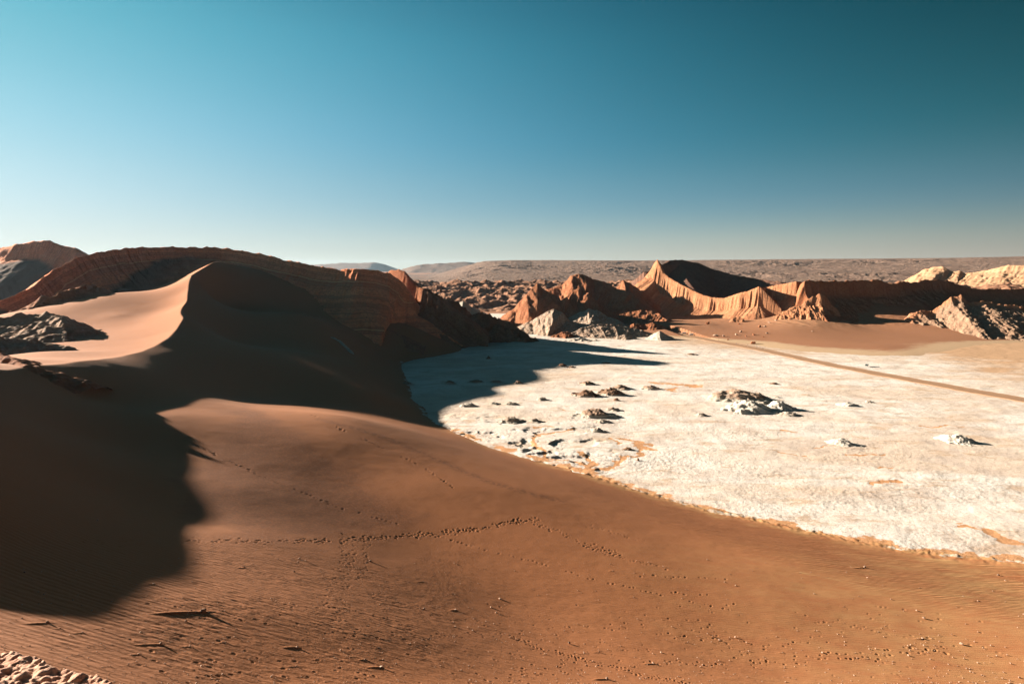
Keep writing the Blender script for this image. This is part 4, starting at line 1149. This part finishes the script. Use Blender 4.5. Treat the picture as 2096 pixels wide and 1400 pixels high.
def car(name, label, u, v, yaw, kind):
    p = flat(u, v); root = link(bpy.data.objects.new(name, None)); root.location = (p[0], p[1], .32); root.rotation_euler = (0, 0, yaw)
    tag(root, label, 'car' if kind == 'suv' else 'van', 'vehicles on the valley floor')
    pm = V_GREEN if kind == 'suv' else V_WHITE
    if kind == 'suv':
        prism('body', [(-2.3, .45), (2.25, .45), (2.3, .75), (2.2, 1.05), (.95, 1.15), (-2.25, 1.15), (-2.35, .8)], 1.9, pm, root)
        prism('cabin', [(.95, 1.13), (.35, 1.78), (-2.05, 1.8), (-2.2, 1.13)], 1.78, V_GLASS, root, .84)
        prism('roof', [(.4, 1.76), (.35, 1.86), (-2.05, 1.88), (-2.1, 1.78)], 1.55, V_WHITE, root, 1.0, .03)
        ws, r = (1.4, -1.4), .38
    else:
        prism('body', [(-2.6, .4), (2.5, .4), (2.6, .8), (2.3, 1.15), (1.75, 1.3), (1.1, 2.15), (-2.5, 2.2), (-2.6, 1.2)], 1.95, pm, root, .92, .07)
        prism('windscreen', [(1.85, 1.32), (1.25, 2.05), (1.2, 2.03), (1.78, 1.3)], 1.6, V_GLASS, root, .9, .01)
        for sx in (-1, 1): prism('side_window', [(1.3, 1.35), (1.0, 1.95), (-2.3, 1.98), (-2.3, 1.35)], .06, V_GLASS, root, 1, .01, sx * .915)
        ws, r = (1.65, -1.65), .36
    for y in ws:
        for sx in (-1, 1): wheel(root, sx * .86, y, r)
    for sx in (-1, 1):
        prism('headlight', [(2.24, .78), (2.36, .78), (2.34, .95), (2.22, .95)] if kind == 'suv' else [(2.5, .78), (2.62, .78), (2.52, .98), (2.4, .98)], .32, V_LAMP, root, 1, .01, sx * .68)
    prism('bumper', [(2.22, .38), (2.45, .4), (2.45, .62), (2.22, .62)] if kind == 'suv' else [(2.5, .36), (2.72, .38), (2.72, .6), (2.5, .6)], 1.8, V_TYRE, root, 1, .03)


car('car', 'dark off road car with a pale roof driving along the dirt road', 1774, 750, radians(138), 'suv')
car('van', 'white van parked left, nearer the salt hill', 1400, 684, radians(70), 'van')
car('van', 'white van parked right, nearer the walkers', 1415, 687, radians(75), 'van')

SKIN = simple_mat('skin', (.35, .19, .13), .6); HAIR = simple_mat('dark_hair', (.03, .02, .015), .7)
CL = {'dark': (.03, .03, .04), 'blue': (.05, .09, .2), 'red': (.35, .06, .05), 'white': (.75, .73, .7), 'grey': (.2, .2, .2)}
CLM = {k: simple_mat(k + '_cloth', c, .85) for k, c in CL.items()}


def skinned(name, verts, edges, rad, mat, parent, root=0):
    me = bpy.data.meshes.new(name); me.from_pydata(verts, edges, []); me.materials.append(mat)
    o = link(bpy.data.objects.new(name, me), parent)
    md = o.modifiers.new('skin', 'SKIN'); sk = me.skin_vertices[0].data
    for i, r in enumerate(rad): sk[i].radius = (r, r) if isinstance(r, (int, float)) else r
    sk[root].use_root = True
    sb = o.modifiers.new('sub', 'SUBSURF'); sb.levels = 1; sb.render_levels = 1
    return o


def person(u, v, yaw, top, legs, label, stride=.22, arm=.12):
    p = flat(u, v); root = link(bpy.data.objects.new('person', None)); root.location = (p[0], p[1], .30); root.rotation_euler = (0, 0, yaw)
    tag(root, label, 'person', 'walkers on the dirt road')
    s = stride
    V = [(0, 0, .95), (0, 0, 1.15), (0, 0, 1.38), (0, .01, 1.50), (0, .02, 1.60), (0, .02, 1.70),
         (.10, 0, .90), (.11, s * .6, .50), (.11, s * .8, .10), (.11, s * .8 + .16, .04), (-.10, 0, .90), (-.11, -s * .5, .50), (-.11, -s, .10), (-.11, -s + .16, .04),
         (.19, 0, 1.40), (.25, -arm, 1.12), (.26, -arm + .12, .88), (.26, -arm + .16, .79), (-.19, 0, 1.40), (-.25, arm, 1.12), (-.26, arm + .16, .88), (-.26, arm + .22, .79)]
    E_ = [(0, 1), (1, 2), (2, 3), (3, 4), (4, 5), (0, 6), (6, 7), (7, 8), (8, 9), (0, 10), (10, 11), (11, 12), (12, 13), (2, 14), (14, 15), (15, 16), (16, 17), (2, 18), (18, 19), (19, 20), (20, 21)]
    Rr = [.14, .13, .15, .055, .085, .075, .095, .07, .045, .04, .095, .07, .045, .04, .06, .045, .032, .03, .06, .045, .032, .03]
    skinned('body', V, E_, Rr, SKIN, root)
    skinned('shirt', [V[0], V[1], V[2], V[14], V[15], V[18], V[19]], [(0, 1), (1, 2), (2, 3), (3, 4), (2, 5), (5, 6)], [.155, .15, .165, .075, .058, .075, .058], CLM[top], root)
    skinned('trousers', [V[0], V[6], V[7], V[8], V[10], V[11], V[12]], [(0, 1), (1, 2), (2, 3), (0, 4), (4, 5), (5, 6)], [.15, .11, .085, .062, .11, .085, .062], CLM[legs], root)
    skinned('hair', [(0, .0, 1.70), (0, -.01, 1.77)], [(0, 1)], [.085, .06], HAIR, root)


person(1471, 698, 1.2, 'dark', 'dark', 'person in dark clothes walking alone at the far end of the road')
person(1507, 705, 1.3, 'dark', 'blue', 'person in dark top and blue trousers, leftmost of the walking trio')
person(1511, 705.5, 1.2, 'red', 'dark', 'person in red top, in the middle of the walking trio', .1)
person(1519, 707, 1.4, 'grey', 'dark', 'person in grey top, rightmost of the walking trio')
person(1530, 709, 1.1, 'dark', 'grey', 'person in dark top and grey trousers walking alone between the two groups')
person(1549, 713, 1.3, 'blue', 'dark', 'person in blue top just left of the rear trio of walkers')
person(1557, 714, 1.2, 'dark', 'blue', 'person in dark top, leftmost of the rear trio', .05)
person(1561, 715, 1.5, 'dark', 'dark', 'person in all dark clothes, middle of the rear trio')
person(1565, 715, 1.0, 'white', 'grey', 'person in white top, rightmost of the rear trio', .15)


# ------------------------------------------------------------------ air
def haze():
    bm = bmesh.new(); bmesh.ops.create_cube(bm, size=1)
    me = bpy.data.meshes.new('haze'); bm.to_mesh(me); bm.free()
    o = link(bpy.data.objects.new('haze', me)); o.scale = (30000, 30000, 262); o.location = (0, 0, 262 / 2 - 12)
    m = bpy.data.materials.new('air'); m.use_nodes = True; t = m.node_tree
    for n in list(t.nodes): t.nodes.remove(n)
    out = t.nodes.new('ShaderNodeOutputMaterial'); v = t.nodes.new('ShaderNodeVolumePrincipled')
    v.inputs['Color'].default_value = (.50, .70, .88, 1); v.inputs['Density'].default_value = HAZE; v.inputs['Anisotropy'].default_value = .35
    t.links.new(v.outputs[0], out.inputs['Volume']); me.materials.append(m)
    tag(o, 'thin blue air between the viewer and the horizon', 'haze', None, 'stuff')


HAZE = 1.3e-5
haze()
